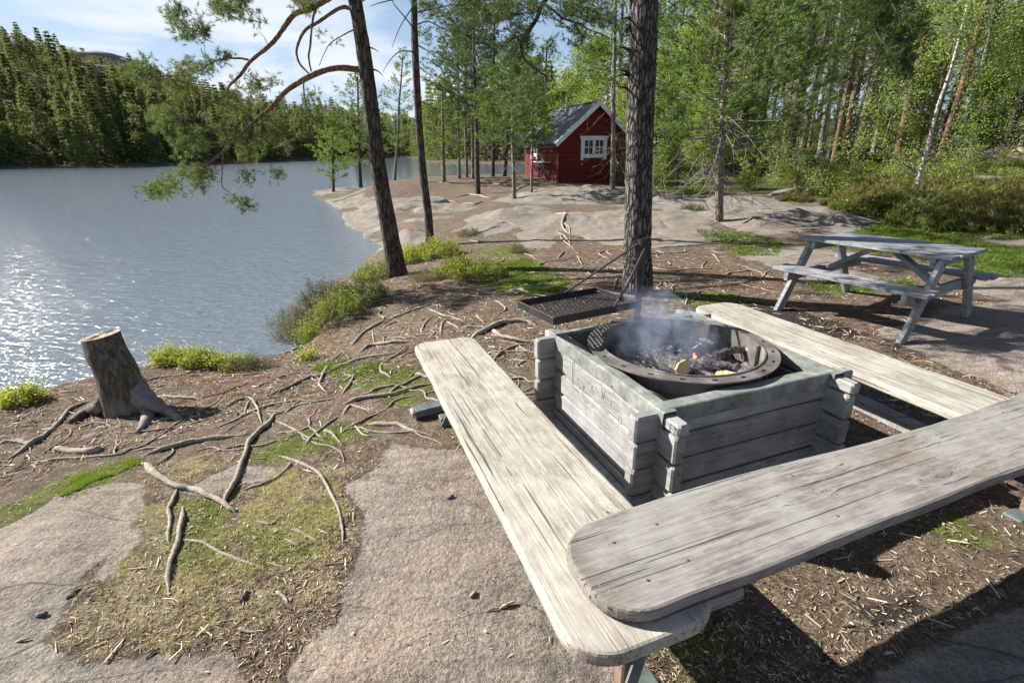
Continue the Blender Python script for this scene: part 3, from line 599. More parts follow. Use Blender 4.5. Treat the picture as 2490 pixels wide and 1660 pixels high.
def log(name,P,r,m,label,grp=None,seed=0,cut=None,ns=9):
    mb=MB(); Q=curve(P,12); tube(mb,Q,.8*np.interp(np.linspace(0,1,12),[0,.5,1],[r,r*1.08,r*.85]),ns,jit=.16,seed=seed)
    c_=Q.mean(0); mb.V=[v-c_ for v in mb.V]
    o=mb.obj(name,m,loc=tuple(c_)); return tag(o,label,'firewood' if name!='stick' else 'stick',grp)
def m_charl(t,b,o,m):
    n=t.n('ShaderNodeTexVoronoi',{'Vector':o,'Scale':38.0},feature='DISTANCE_TO_EDGE').outputs['Distance']; c=t.ramp(n,[(0,(.22,.20,.19)),(.10,(.03,.03,.03)),(.4,(.05,.05,.052))]); c=t.mix(t.ramp(t.noise(o,14,5),[(.5,0.0),(.62,.7)]),c,(.30,.27,.25)); L(t,c,b.inputs['Base Color']); L(t,t.bump(n,1.0,.01),b.inputs['Normal'])
M_charl=mat('charred_wood',m_charl,.7)
M_split=mat('split_firewood',wood((.30,.20,.10),(.55,.40,.22),(.72,.58,.36),2.5,.6,(.12,.07,.04),.8),.8)
def z5(p,z): q=un(p[0],p[1],z); return q
# main split log with bright face (px 1500-1580, 800-880)
Pa,Pb=z5((1498,815),.53),z5((1560,842),.55)
mb=MB(); d_=Pb-Pa; d_/=np.linalg.norm(d_); a0,a1=Pa-d_*.05,Pb+d_*.02; tube(mb,np.array([a0,(a0+a1)/2,a1]),[.052,.056,.05],7,jit=.2,seed=3); c_=(a0+a1)/2
mb.V=[v-c_ for v in mb.V]; lg=mb.obj('firewood',M_charl,loc=tuple(c_)); tag(lg,'short split log with a bright unburnt golden end lying in the ashes','firewood')
mb=MB(); M_=frame_from(d_); e=a1+d_*.002-c_; ang=np.linspace(0,2*np.pi,7,endpoint=False)
vv=[e+M_[:,1]*.052*math.cos(q)+M_[:,2]*.05*math.sin(q) for q in ang]; vv2=[q+d_*.016 for q in vv]
mb.add(np.array(vv+vv2),[list(range(7)),list(range(13,6,-1))]+[[i,i+7,(i+1)%7+7,(i+1)%7] for i in range(7)]); mb.obj('split_face',M_split,lg)
LG=[((1640,815),(1730,800),.52,.028,'black charred log behind the flame on the right of the ashes'),((1590,830),(1690,845),.50,.032,'cracked charred log lying in front of the flame'),((1620,790),(1660,765),.53,.03,'dark charred log end standing in the smoke'),((1540,765),(1600,750),.52,.018,'thin scorched piece at the far side of the ring'),((1470,800),(1510,770),.51,.02,'thin blackened stick at the left of the golden log'),((1650,860),(1700,872),.51,.03,'pale half burnt chunk at the near edge of the ash bed'),((1560,850),(1640,870),.49,.03,'black charred log at the near edge of the ashes'),((1560,770),(1640,790),.53,.02,'burnt branch across the middle of the ashes'),((1690,800),(1760,815),.53,.016,'thin pale stick at the right edge of the ashes')]
for k,(a_,b_,z_,r_,lb) in enumerate(LG):
    A1,B1=z5(a_,z_),z5(b_,z_+.02); log('firewood',[A1,(A1+B1)/2+[0,0,.01],B1],r_,M_split if 'pale' in lb or 'scorched' in lb else M_charl,lb,'firewood in the fire ring',k)
def m_fl(t,b,o,m):
    b.inputs['Base Color'].default_value=(.9,.12,.02,1); b.inputs['Emission Color'].default_value=(1,.13,.03,1); b.inputs['Emission Strength'].default_value=4
M_fl=mat('flame',m_fl)
fp=z5((1593,822),.53); mb=MB(); 
for q,(dx,hh_) in enumerate(((0,.035),(.008,.022))):
    P=np.array([[dx,0,0],[dx+.004,0,hh_*.35],[dx-.003,0,hh_*.7],[dx+.004,0,hh_]]); tube(mb,curve(P,8),[.002,.005,.0055,.0045,.0035,.002,.001,.0004],6)
fo=mb.obj('flame',M_fl,loc=tuple(fp)); tag(fo,'small orange flame licking up between the charred logs','flame')
mb=MB(); rr=np.random.default_rng(8)
for k in range(70):
    a_=rr.random()*6.28; q=rr.random()**.6*.42; x_,y_=q*math.cos(a_),q*math.sin(a_); s_=.006+.016*rr.random()
    M_=frame_from(rr.normal(size=3)); z_=.475+.055*float(fbm(np.array([x_*6]),np.array([y_*6]),15,4)[0])+.03*max(-.1,x_*.7+y_*.4)+s_*.3; box(mb,(x_,y_,z_),(s_*2,s_,s_*.7),M_,.001,rr.random())
o=mb.obj('charcoal',mat('coals',lambda t,b,o,m:L(t,t.ramp(t.n('ShaderNodeAttribute',attribute_name='tone').outputs['Fac'],[(0,(.012,.012,.012)),(.6,(.04,.04,.042)),(.75,(.3,.25,.2)),(1,(.6,.52,.44))]),b.inputs['Base Color'])),loc=tuple(F3(*RC,0)),rot=(0,0,YAW)); tag(o,'bits of charcoal, ash lumps and wood chips in the ring','charcoal',kind='stuff')
# smoke
smb=MB(); 
a=np.linspace(0,2*np.pi,20,endpoint=False); v=[];F=[]
for k,(zz,r_,ox) in enumerate(((0,.36,0),(.07,.40,0),(.15,.36,-.05),(.26,.26,-.12),(.38,.14,-.18))):
    for q in a: v.append((ox+r_*math.cos(q),.5*ox*-1+r_*math.sin(q),zz))
for k in range(4):
    for i in range(20): F.append([k*20+i,k*20+(i+1)%20,(k+1)*20+(i+1)%20,(k+1)*20+i])
F+=[list(range(20))[::-1],list(range(80,100))]; smb.add(v,F)
m=bpy.data.materials.new('smoke'); m.use_nodes=True; t=NT(m.node_tree); m.node_tree.nodes.remove(m.node_tree.nodes['Principled BSDF'])
o_=t.n('ShaderNodeTexCoord').outputs['Object']; ln_=t.n('ShaderNodeVectorMath',{0:t.map(o_,(.66,.66,.62),loc=(.05,0,-.05))},operation='LENGTH').outputs['Value']
den=t.math('MULTIPLY',t.math('MULTIPLY',t.ramp(t.noise(o_,9,5,.6,.8),[(.44,0.0),(.68,1.0)]),t.ramp(ln_,[(.02,1.0),(.25,0.0)])),9.0)
pv_=t.n('ShaderNodeVolumePrincipled',{'Color':(.62,.74,.95,1),'Density':den,'Anisotropy':.2}); t.l.new(pv_.outputs[0],m.node_tree.nodes['Material Output'].inputs['Volume'])
so=smb.obj('smoke',m,loc=tuple(F3(*RC,0)+[0,.10,.53])); tag(so,'thin blue smoke drifting over the fire ring','smoke',kind='stuff')
# ------------------------------------------------------------------ benches
def bench_top(L_,W_,T_,r1,r2,seed,wob=.006,waist=None):
    """plank lying along X from 0 to L_, width in Y, top at z=0; rounded corners radius r1 at x=0, r2 at x=L_"""
    out=[]
    def arc(cx,cy,r_,a0,a1,n=8):
        return [(cx+r_*math.cos(a0+(a1-a0)*i/n),cy+r_*math.sin(a0+(a1-a0)*i/n)) for i in range(n+1)]
    n=50
    pts=arc(r1,W_-r1,r1,math.pi/2,math.pi)+arc(r1,r1,r1,math.pi,1.5*math.pi)
    pts+= [(r1+(L_-r1-r2)*i/n,0) for i in range(1,n)]
    pts+= arc(L_-r2,r2,r2,-math.pi/2,0)+arc(L_-r2,W_-r2,r2,0,math.pi/2)
    pts+= [(L_-r2-(L_-r1-r2)*i/n,W_) for i in range(1,n)]
    P=np.array(pts); off=wob*fbm(P[:,0]*3.1+seed,P[:,1]*4,seed,3)*1.4
    P[:,1]+=off*np.where(P[:,1]>W_/2,1,-1)
    if waist: P[:,1]+=waist(P[:,0],P[:,1]/W_)
    C=P.mean(0); k=len(P)
    T=np.roll(P,-1,0)-np.roll(P,1,0); N=np.stack([T[:,1],-T[:,0]],1); N/=np.linalg.norm(N,axis=1)[:,None]+1e-9
    if ((N*(P-C)).sum(1)).mean()<0: N=-N
    rng_=[(-.010,0),(-.003,-.0035),(0,-.010),(.002,-T_*.5),(0,-T_+.008),(-.008,-T_)]
    v=np.concatenate([np.column_stack([P+N*a,np.full(k,b)+ (.0025*fbm(P[:,0]*9,P[:,1]*9,seed+3,3))]) for a,b in rng_])
    mb=MB(); F=[[q*k+i,q*k+(i+1)%k,(q+1)*k+(i+1)%k,(q+1)*k+i] for q in range(len(rng_)-1) for i in range(k)]
    mb.add(v,F+[list(range(k)),[ (len(rng_)-1)*k+i for i in range(k)][::-1]]); return mb
M_strap=mat('galvanised_strap',lambda t,b,o,m:L(t,t.ramp(t.noise(o,14,5),[(.3,(.06,.08,.078)),(.7,(.14,.17,.165))]),b.inputs['Base Color']),.6)
M_post=mat('brown_post',wood((.08,.05,.035),(.18,.11,.075),(.28,.19,.13),2),.85)
def bench(label,u0,v0,ang,L_,W_,zt,T_,r1,r2,seed,m,feet,waist=None):
    p=F3(u0,v0,0); b=empty('log_bench',tuple(p),YAW+ang,label,'bench','plank benches round the fire pit')
    s=bench_top(L_,W_,T_,r1,r2,seed,waist=waist).obj('seat',m,b,loc=(0,0,zt))
    for fx in feet:
        mb=MB(); z0=-.03
        box(mb,(fx,W_/2,(zt-T_+z0)/2),(.05,.06,zt-T_-z0-.004),bev=.006); mb.obj('leg',M_post,b)
        mb=MB(); bar(mb,(fx+.06,.03,zt-T_-.006),(fx-.12,W_*.8,.0),.05,.008,up=(1,0,0)); bar(mb,(fx+.045,W_*.08,zt-T_-.004),(fx+.045,W_*.92,zt-T_-.004),.05,.006); mb.obj('brace',M_strap,b)
        mb=MB(); box(mb,(fx,W_/2,-.005),(.08,W_*.6,.05),bev=.006); mb.obj('foot',M_strap,b)
    return b
# left bench (along v): X axis of the object = +v  -> angle 90 deg; Y axis = -u
bL=bench('long pale plank bench on the lake side of the fire pit, beneath the near bench',-.385,-.85,math.pi/2,2.51,.425,.45,.052,.14,.09,1,M_bench,(.16,2.2),waist=lambda x,y:np.where(y>.5,.052,-.018)*np.clip(1-x/2.3,0,1))
bF=bench('wide grey knotty plank bench nearest the camera, resting on the side bench ends',-.745,-.80,0,3.5,.375,.502,.046,.155,.1,2,M_benchg,(2.9,),waist=lambda x,y:np.where(y>.5,.02*np.sin(x*2.6),-.004*np.sin(x*2.2+1)))
bR=bench('pale plank bench on the far right side of the fire pit beside the picnic table',1.93,-.87,math.pi/2,2.47,.43,.45,.052,.05,.13,4,M_bench,(.2,2.1))
mb=MB(); box(mb,(.30,.035,.428),(.34,.09,.045),[[1,0,0],[0,1,0],[0,0,1]],.008); mb.obj('support_board',M_benchg,bF)
# nails / screw heads on the near bench
for x,y in ((.18,.09),(.34,.11),(.17,.26),(.35,.28),(2.3,.1),(2.33,.3),(.95,.08),(1.0,.31)): mb=MB(); tube(mb,[(x,y,.5025),(x,y,.5045)],.005,8); mb.obj('screw_head',M_steel,bF)
# low timber rail beside the right bench (px 1950-2090, 930-990)
mb=MB(); A1,B1=Gp(1935,915),Gp(2140,1015); bar(mb,A1+[0,0,.03],B1+[0,0,.03],.12,.07,bev=.008); c_=(A1+B1)/2; mb.V=[v-c_ for v in mb.V]
tag(mb.obj('ground_sleeper',M_wall,loc=tuple(c_)),'flat grey timber sleeper on the ground between fire pit and right bench','sleeper')
# dark folded trough piece beside the left bench (px 950-1030, 940-970)
A1,B1=Gp(955,960),Gp(1040,938)
mb=MB(); bar(mb,A1+[0,0,.045],B1+[0,0,.045],.09,.05,bev=.004); c_=A1.copy(); mb.V=[v-c_ for v in mb.V]; tr=mb.obj('bench_foot_rail',M_strap,loc=tuple(c_)); tag(tr,'short green metal clad rail sticking out from under the left bench','rail')
mb=MB(); d_=(B1-A1)/np.linalg.norm(B1-A1); bar(mb,-d_*.03+[0,0,.045],-d_*.002+[0,0,.045],.085,.045,bev=.006); mb.obj('end_block',M_bench,tr)
# ------------------------------------------------------------------ swing grill
gr=empty('swing_grill',(.83,3.2,0),0,'black rectangular fire grate on a post beside the ring, mesh tray held by two bars','grill')
A,B,C,D=[np.array(q) for q in ((.04,3.10,.80),(.24,2.74,.80),(.79,3.05,.80),(.585,3.39,.80))]; g0=np.array([.83,3.2,0])
mb=MB()
for p,q in ((A,B),(B,C),(C,D),(D,A)): bar(mb,p-g0-[0,0,.022],q-g0-[0,0,.022],.006,.046,bev=.001)
mb.obj('tray_frame',M_black,gr)
mb=MB(); nu,nv=21,11
def gp(a,b): return (A*(1-a)+D*a)*(1-b)+(B*(1-a)+C*a)*b-g0-[0,0,.032]
for i in range(nu):     # expanded metal: zig-zag strands
    for j in range(nv):
        s_=(j%2)*.5
        p0=gp(min(1,(i+s_)/nu),j/nv); p1=gp(min(1,(i+s_+.5)/nu),(j+.5)/nv); p2=gp(min(1,(i+s_)/nu),(j+1)/nv)
        bar(mb,gp(min(1,(i+s_)/nu),j/nv),gp(min(1,(i+s_+.5)/nu),(j+1)/nv),.0065,.005); bar(mb,gp(min(1,(i+s_+.5)/nu),(j+1)/nv) if False else gp(min(1,(i+s_+1)/nu),j/nv),gp(min(1,(i+s_+.5)/nu),(j+1)/nv),.0065,.005)
mb.obj('mesh_grate',M_black,gr)
mb=MB(); tube(mb,[(0,0,.62),(0,0,.9),(0,0,1.155)],.0255,20); tube(mb,[(0,0,1.12),(0,0,1.157)],.029,20); mb.obj('post',M_black,gr)
mb=MB(); pB=A*.42+D*.58-g0; bar(mb,(-.027,0,1.13),pB+[0,0,.0],.034,.008,up=(0,0,1)); mb.obj('flat_bar',M_black,gr)
mb=MB(); pC=(B*.28+C*.72)-g0; tube(mb,curve([(.0,-.0,1.16),(.035,-.012,1.163),(.03,-.014,1.14),(pC*.55+np.array([.0,0,.0])+[0,0,.46]).tolist(),(pC+[.02,.0,.05]).tolist(),(pC+[-.01,-.01,-.01]).tolist()],24),.008,8); mb.obj('rod',M_black,gr)
mb=MB(); pc=C-g0; bar(mb,pc+[-.015,.0,-.045],(-.03,-.04,.628),.05,.012,up=(1,0,0)); bar(mb,D-g0+[0,0,-.02],(0,0,.78),.04,.008,up=(0,0,1)); box(mb,(-.01,-.02,.634),(.1,.1,.008)); mb.obj('bracket',M_steel,gr)
# ------------------------------------------------------------------ picnic table
TC=np.array([3.84,5.17]); tl=np.array([.506,-.863]); TA=math.atan2(tl[1],tl[0])
tz=hz(*TC)
pt=empty('picnic_table',(TC[0],TC[1],tz),TA,'grey wooden picnic table with attached benches standing on rock behind the right bench','picnic table')
HT=.76
for k in range(5):
    mb=MB(); box(mb,(.006*((k*3)%4-1.5),(k-2)*.149,HT-.016),(1.40,.142,.032),bev=.005); mb.obj('tabletop_board',M_table,pt)
for s_ in (-1,1):
    for k in range(3):
        mb=MB(); box(mb,(.012*((k*2)%3-1)+(.02 if s_>0 else 0),s_*(.60+.094*(k-1)),.455),(1.44,.088,.034),bev=.005); mb.obj('bench_board',M_table,pt)
for sx_ in (-1,1):
    for s_ in (-1,1):
        mb=MB(); bar(mb,(sx_*.60,s_*.70,-.02),(sx_*.60,s_*.26,HT-.034),.045,.105,up=(0,-s_*.4,1),bev=.005); mb.obj('leg',M_table,pt)
    mb=MB(); bar(mb,(sx_*.55,-.735,.392),(sx_*.55,.735,.392),.045,.09,bev=.004); mb.obj('bench_beam',M_table,pt)
    mb=MB(); bar(mb,(sx_*.55,-.345,HT-.078),(sx_*.55,.345,HT-.078),.045,.085,bev=.004); mb.obj('top_beam',M_table,pt)
    mb=MB(); bar(mb,(sx_*.53,-.0,.40),(sx_*.07,-.0,HT-.055),.045,.10,up=(0,1,0),bev=.004); mb.obj('diagonal_brace',M_table,pt)
mb=MB(); bar(mb,(0,-.33,HT-.05),(0,.33,HT-.05),.06,.035,bev=.003); mb.obj('centre_batten',M_table,pt)
for sx_ in (-1,1):
    for s_ in (-1,1):
        for (y,z) in ((.29,HT-.085),(.485,.392)):
            mb=MB(); tube(mb,[(sx_*.622,s_*y,z),(sx_*.630,s_*y,z)],.012,10); mb.obj('bolt_head',M_strap,pt)
# ------------------------------------------------------------------ stump
def c6b(x,y): return ((180+x/3.92)*.9446,(760+y/3.92)*.9446)
sb=Gp(*c6b(450,930)); SY=sb[1]
tp=unY(*c6b(250,215),SY+.10); tpL=unY(*c6b(95,255),SY); tpR=unY(*c6b(400,180),SY)
stump=empty('tree_stump',tuple(sb),0,'tall leaning dark brown tree stump with pale spreading roots on the lake bank','tree stump')
def rel(p): return np.asarray(p)-sb
axis=curve([(.07,0,-.10),rel(unY(*c6b(485,800),SY)),rel(unY(*c6b(408,560),SY+.03)),rel(unY(*c6b(310,380),SY+.06)),rel(tp)],26)
rT=np.linalg.norm(tpL-tpR)/2
rs_=np.interp(np.linspace(0,1,26),[0,.12,.3,.6,1],[rT*1.22,rT*1.14,rT*1.12,rT*1.05,rT*.97])
ns=40; a=np.linspace(0,2*np.pi,ns,endpoint=False); V=[];
for i in range(26):
    f=i/25; fl_=1+ (.16*(1-f)**3)*(np.cos(3*a+.6)) + .035*fbm(np.cos(a)*2.2+5,np.sin(a)*2.2+f*.8,7,3)
    V.append(axis[i]+np.stack([rs_[i]*fl_*np.cos(a),rs_[i]*fl_*np.sin(a),.02*np.cos(a)*f+0*a],-1))
V=np.concatenate(V); mb=MB(); i=np.arange(25)[:,None]*ns; j=np.arange(ns)[None]; j2=(j+1)%ns
mb.addA(V,np.stack([i+j,i+j2,i+ns+j2,i+ns+j],-1).reshape(-1,4))
def m_stumpside(t,b,o,m):
    n=t.noise(t.map(o,(16,16,1.5),(0,R(-14),0)),2.2,7,.7,.4); c=t.ramp(n,[(.3,(.025,.021,.016)),(.48,(.085,.072,.054)),(.62,(.17,.15,.118)),(.8,(.33,.31,.26))])
    sz=t.n('ShaderNodeSeparateXYZ',{'Vector':o}).outputs[2]
    c=t.mix(t.math('MULTIPLY',t.ramp(sz,[(.0,.6),(.22,0.0)]),t.ramp(t.noise(o,7,4),[(.42,0.0),(.6,1.0)])),c,(.30,.29,.28)); L(t,c,b.inputs['Base Color']); L(t,t.bump(n,1.0,.012),b.inputs['Normal'])
M_ss=mat('stump_side',m_stumpside,.9)
mb.obj('trunk',M_ss,stump,True)
mb=MB(); tv=V[-ns:]; c0=tv.mean(0); q=[tv]; 
for f in (.8,.55,.3,.08): q.append(c0+(tv-c0)*f+np.stack([0*a,0*a,.012*rng.random(ns)-.004],-1))
q=np.concatenate(q); i=np.arange(4)[:,None]*ns
mb.addA(q,np.stack([i+j,i+j2,i+ns+j2,i+ns+j],-1).reshape(-1,4)); mb.F.append(np.arange(4*ns,5*ns))
mb.obj('cut_top',mat('cut_wood',lambda t,b,o,m:(L(t,t.ramp(t.noise(o,30,7,.7),[(.3,(.10,.075,.05)),(.5,(.30,.25,.19)),(.68,(.52,.46,.38))]),b.inputs['Base Color'])),.9),stump)
def broot(pts,r0,r1,zoff,m=M_root):
    P=[]
    for k,(x,y) in enumerate(pts):
        g=Gp(*c6b(x,y)) if zoff[k] is None else unY(*c6b(x,y),SY+zoff[k]); P.append(g-sb+([0,0,.012] if zoff[k] is None else [0,0,0]))
    mb=MB(); Q=curve(P,18); tube(mb,Q,np.linspace(r0,r1,18),9,jit=.12,seed=len(pts)); mb.obj('root',m,stump,True)
M_sr=mat('grey_root_wood',wood((.08,.07,.06),(.19,.175,.155),(.34,.32,.295),3,.5,(.12,.09,.07),.4),.9)
broot([(540,660),(650,790),(780,880),(900,960),(1010,1030)],.09,.024,[.05,-.03,-.10,None,None],M_sr)
broot([(560,700),(670,850),(715,960),(680,1060),(615,1150)],.09,.016,[.04,-.06,None,None,None],M_sr)
broot([(300,820),(240,900),(150,950),(60,1000),(-20,1060)],.065,.03,[-.05,-.06,None,None,None],M_ss)
broot([(440,880),(470,930),(540,980)],.08,.02,[-.10,None,None],M_ss)
# ------------------------------------------------------------------ exposed roots
def q4(x,y): return (x/3.0,522.4+y/3.0)
def qb(x,y): return (x/3.0,1044.8+y/3.0)
def qm(x,y): return (784+x/3.0,522.4+y/3.0)
def qn(x,y): return (784+x/3.0,1044.8+y/3.0)
def q6(x,y): return ((1220+x/3.92)*.9446,(560+y/3.92)*.9446)
GR='exposed pine roots crossing the ground'
def root(cv,pts,r,label=None,lift=.25,seed=0,r2=None,wig=.35):
    P=np.array([Gp(*cv(*p)) for p in pts]); 
    n=max(8,5*len(pts)); Q=curve(P,n); f=np.linspace(0,1,n); s_=len(ROOTS)+1
    ds=np.linalg.norm(np.diff(Q,axis=0),axis=1).sum()
    Q[:,0]+=wig*r*fbm(f*ds*9+s_,f*0+s_,s_,2); Q[:,1]+=wig*r*fbm(f*ds*9+s_,f*0+s_+4,s_,2)
    r*=.66
    rr_=r*(np.interp(f,[0,.5,1],[1,.85,.5]) if r2 is None else np.linspace(1,r2/r,n))*(1+.25*fbm(f*ds*12,f*0,s_,2)); 
    rr_*=np.clip(np.minimum(f,1-f)*6+.22,.22,1)
    Q[:,2]=gz(Q[:,0],Q[:,1])+r*lift+.25*r+.7*r*fbm(f*ds*5,f*0+9,s_,2)-.9*r*(1-np.clip(np.minimum(f,1-f)*5,0,1))
    c_=Q.mean(0); mb=MB(); tube(mb,Q-c_,rr_,8,jit=.14,seed=s_); o=mb.obj('tree_root',M_root,None,True,loc=tuple(c_))
    ROOTS.append(o); tag(o,label or 'thin pale winding root lying on the bare soil',('root'),GR if label is None else None)
ROOTS=[]
root(qb,[(1000,40),(1030,100),(1120,170),(1220,230),(1300,230),(1400,270),(1500,320),(1600,385),(1640,410)],.034,'thick bleached white root with a blunt end beside the bright grass strip',.5,r2=.012)
root(qb,[(1220,230),(1190,320),(1165,380),(1175,450),(1160,540),(1160,640)],.017,'short root hanging down from the thick bleached root over the straw',.5)
root(qb,[(1265,350),(1250,460),(1235,580),(1190,690),(1160,820),(1165,990)],.022,'straight pale root running towards the camera across the yellow straw patch',.5)
root(qb,[(1250,580),(1400,610),(1500,660),(1640,720),(1840,785)],.012,'thin root branching right from the straight pale root in the straw',.4)
root(q4,[(1900,1270),(1840,1370),(1780,1420),(1720,1480),(1690,1567),(1640,1717),(1570,1847),(1520,1960)],.028,'dark thick root slanting down past the small pink rock slab',.6)
root(qb,[(1900,-10),(2020,40),(2150,100),(2230,170),(2280,270),(2330,360),(2365,540),(2368,640)],.016,'long curved root ending near the large central rock slab',.5)
root(qb,[(2020,40),(1960,120),(1820,200),(1660,245)],.013,'dark thin root crossing the small pink rock slab',.5)
root(q4,[(950,1580),(1150,1530),(1300,1490),(1450,1460),(1605,1445)],.024,'pale straight root with a sawn end, below the stump',.5,r2=.022)
root(q4,[(40,1660),(400,1600),(800,1570),(900,1530),(1000,1500),(1130,1420),(1240,1340),(1350,1310),(1480,1275)],.013,'very long thin root running from the bright grass strip past the stump',.5)
root(q4,[(60,1600),(210,1500),(300,1440),(390,1360),(470,1270),(560,1220),(640,1190)],.028,'thick dark root leading from the stump towards the left picture edge',.6)
root(q4,[(0,1490),(90,1480),(210,1500)],.02,'pale root stub joining the thick dark root left of the stump',.5)
root(q4,[(360,1530),(420,1535),(500,1548),(620,1555),(720,1530)],.026,'short thick knobbly white root lying alone below the stump',.7,r2=.03)
root(q4,[(1110,1160),(1250,1175),(1420,1192)],.024,'flat brown root lying level just right of the stump',.5)
root(q4,[(1530,1250),(1620,1200),(1720,1180),(1770,1240),(1790,1300),(1805,1360)],.018,'arched pale root bending down like a hook right of the stump',.7)
root(q4,[(1720,1185),(1700,1240),(1680,1300)],.015)
root(q4,[(1850,1160),(2000,1100),(2130,1040),(2210,1025),(2352,960),(2480,930)],.024,'dark root with mossy grass beneath, rising toward the left bench',.7)
root(q4,[(2280,925),(2215,1040),(2205,1100),(2262,1142)],.022,'short pale root bent like an elbow above the dark mossy root',.7)
root(q4,[(1730,1120),(1850,1070),(2010,1062)],.012); root(q4,[(1950,1290),(2040,1230),(2200,1200),(2352,1175)],.015); root(q4,[(1530,1430),(1640,1350),(1730,1310)],.010)
root(q4,[(1380,1480),(1530,1440),(1680,1430),(1740,1400)],.012); root(q4,[(1830,1260),(1960,1270)],.012); root(q4,[(2100,1500),(2200,1400),(2352,1290)],.018); root(q4,[(1890,1320),(2010,1385),(2130,1450),(2240,1470)],.012); root(q4,[(2230,1400),(2290,1430),(2352,1490)],.02)
root(q4,[(0,1390),(120,1330),(280,1250),(360,1225)],.012); root(q4,[(90,1450),(180,1480),(210,1500),(205,1560)],.014)
root(qb,[(1740,440),(1860,475),(1930,430),(1980,432)],.010); root(qb,[(2000,510),(2050,520),(2150,575),(2210,610)],.010); root(qb,[(1640,1190),(1700,1215),(1800,1222)],.010); root(qb,[(1900,935),(1960,980),(1990,1030)],.013)
root(qm,[(130,860),(200,820),(330,800),(520,790)],.034,'thick dark root ending against the far tip of the left bench',.6)
root(qm,[(-80,980),(0,950),(130,910),(300,880),(375,868)],.024,'dark root running level left of the left bench, second from its tip',.5)
root(qm,[(380,910),(460,870),(530,840)],.018)
root(qm,[(30,830),(70,815),(150,730),(290,650),(400,610),(500,570),(600,540),(720,505),(820,488)],.022,'long root climbing from the reddish bank toward the moss patch',.5)
root(qm,[(280,700),(330,670),(400,640)],.018); root(qm,[(590,555),(700,610),(780,625),(860,652)],.018,'pale straight root in the dark soil beyond the left bench',.4)
root(qm,[(880,775),(1000,710),(1130,660),(1250,652),(1350,675)],.042,'thickest dark root between the bench tip and the black grate',.7)
root(qm,[(1040,705),(1100,758),(1200,782),(1370,802)],.038,'thick grey root curving to the far left corner of the pit box',.7)
root(qm,[(830,692),(940,688),(1040,692)],.024); root(qm,[(1000,862),(1110,862),(1230,855),(1370,875)],.022); root(qm,[(1040,925),(1110,862),(1190,822),(1290,815)],.022,'dark forked root just left of the pit box corner post',.6)
root(qm,[(550,740),(575,665),(640,615)],.022); root(qm,[(680,752),(698,655),(760,638)],.022); root(qm,[(720,645),(830,712)],.016)
root(qm,[(10,1222),(150,1180),(350,1160),(500,1110),(655,1072)],.026,'dark mossy root reaching under the middle of the left bench',.6)
root(qm,[(0,1310),(60,1232),(140,1250),(210,1275)],.018); root(qm,[(170,1350),(300,1360),(400,1362),(480,1402),(640,1432)],.024,'lumpy grey root lying between the grass and the left bench',.6)
root(qm,[(60,1330),(150,1430),(235,1442)],.014); root(qm,[(5,1150),(60,1080),(100,990)],.018); root(qm,[(925,598),(990,672)],.016); root(qm,[(1060,612),(1130,560),(1045,498)],.018)
root(qm,[(1150,438),(1230,435),(1330,470)],.028,'pale root lying on the near edge of the green moss',.5); root(qm,[(215,705),(225,800)],.018); root(qm,[(290,800),(300,755),(380,745)],.014); root(qm,[(510,1010),(640,1045)],.022); root(qm,[(470,1030),(520,990)],.012)
for P_,r_ in (([(1430,168),(1600,162),(1780,150),(2100,130),(2160,205)],.02),([(1940,235),(2020,240),(2085,312)],.02),([(1905,375),(1920,330),(1960,290)],.018),([(715,240),(770,335)],.02),([(990,200),(1050,240)],.018),([(530,275),(570,230),(600,190)],.022),([(520,10),(600,60),(650,130),(640,185)],.022),([(600,20),(560,60),(600,110),(660,160),(700,200)],.02),([(560,-60),(640,-20),(650,60)],.02),([(1465,190),(1520,210),(1545,235)],.016),([(1100,455),(1080,520),(1060,580)],.02),([(700,75),(780,70),(860,95)],.018),([(730,385),(790,340)],.014),([(1000,330),(1015,385)],.012),([(270,240),(330,280)],.016),([(280,210),(320,175),(380,190)],.014),([(380,300),(520,290),(620,270)],.016),([(1750,600),(1765,660),(1745,720)],.022),([(1660,640),(1720,590),(1800,600)],.014),([(500,365),(545,330)],.012),([(-60,-40),(60,-60),(160,-20)],.018),([(-300,40),(-150,10),(0,-30)],.02)):
    root(q6,P_,r_,None,.35)
root(q6,[(2100,565),(2180,650)],.012); root(q6,[(1990,-60),(2080,-70),(2180,-40)],.015)
# roots of the far rock shelf
for P_,r_ in (([(1270,490),(1300,500),(1290,520),(1310,540)],.05),([(1040,455),(1080,448),(1120,455),(1150,452)],.05),([(1110,462),(1090,470),(1060,468)],.045),([(990,470),(1020,462),(1050,465)],.05),([(1080,425),(1120,420),(1160,425)],.05),([(1230,420),(1190,435),(1180,440)],.05),([(870,405),(900,410),(940,405)],.05),([(960,425),(1000,418),(1040,425)],.045),([(1700,520),(1730,510),(1770,515)],.04)):
    root(lambda x,y:(x,y),P_,r_,None,.3)
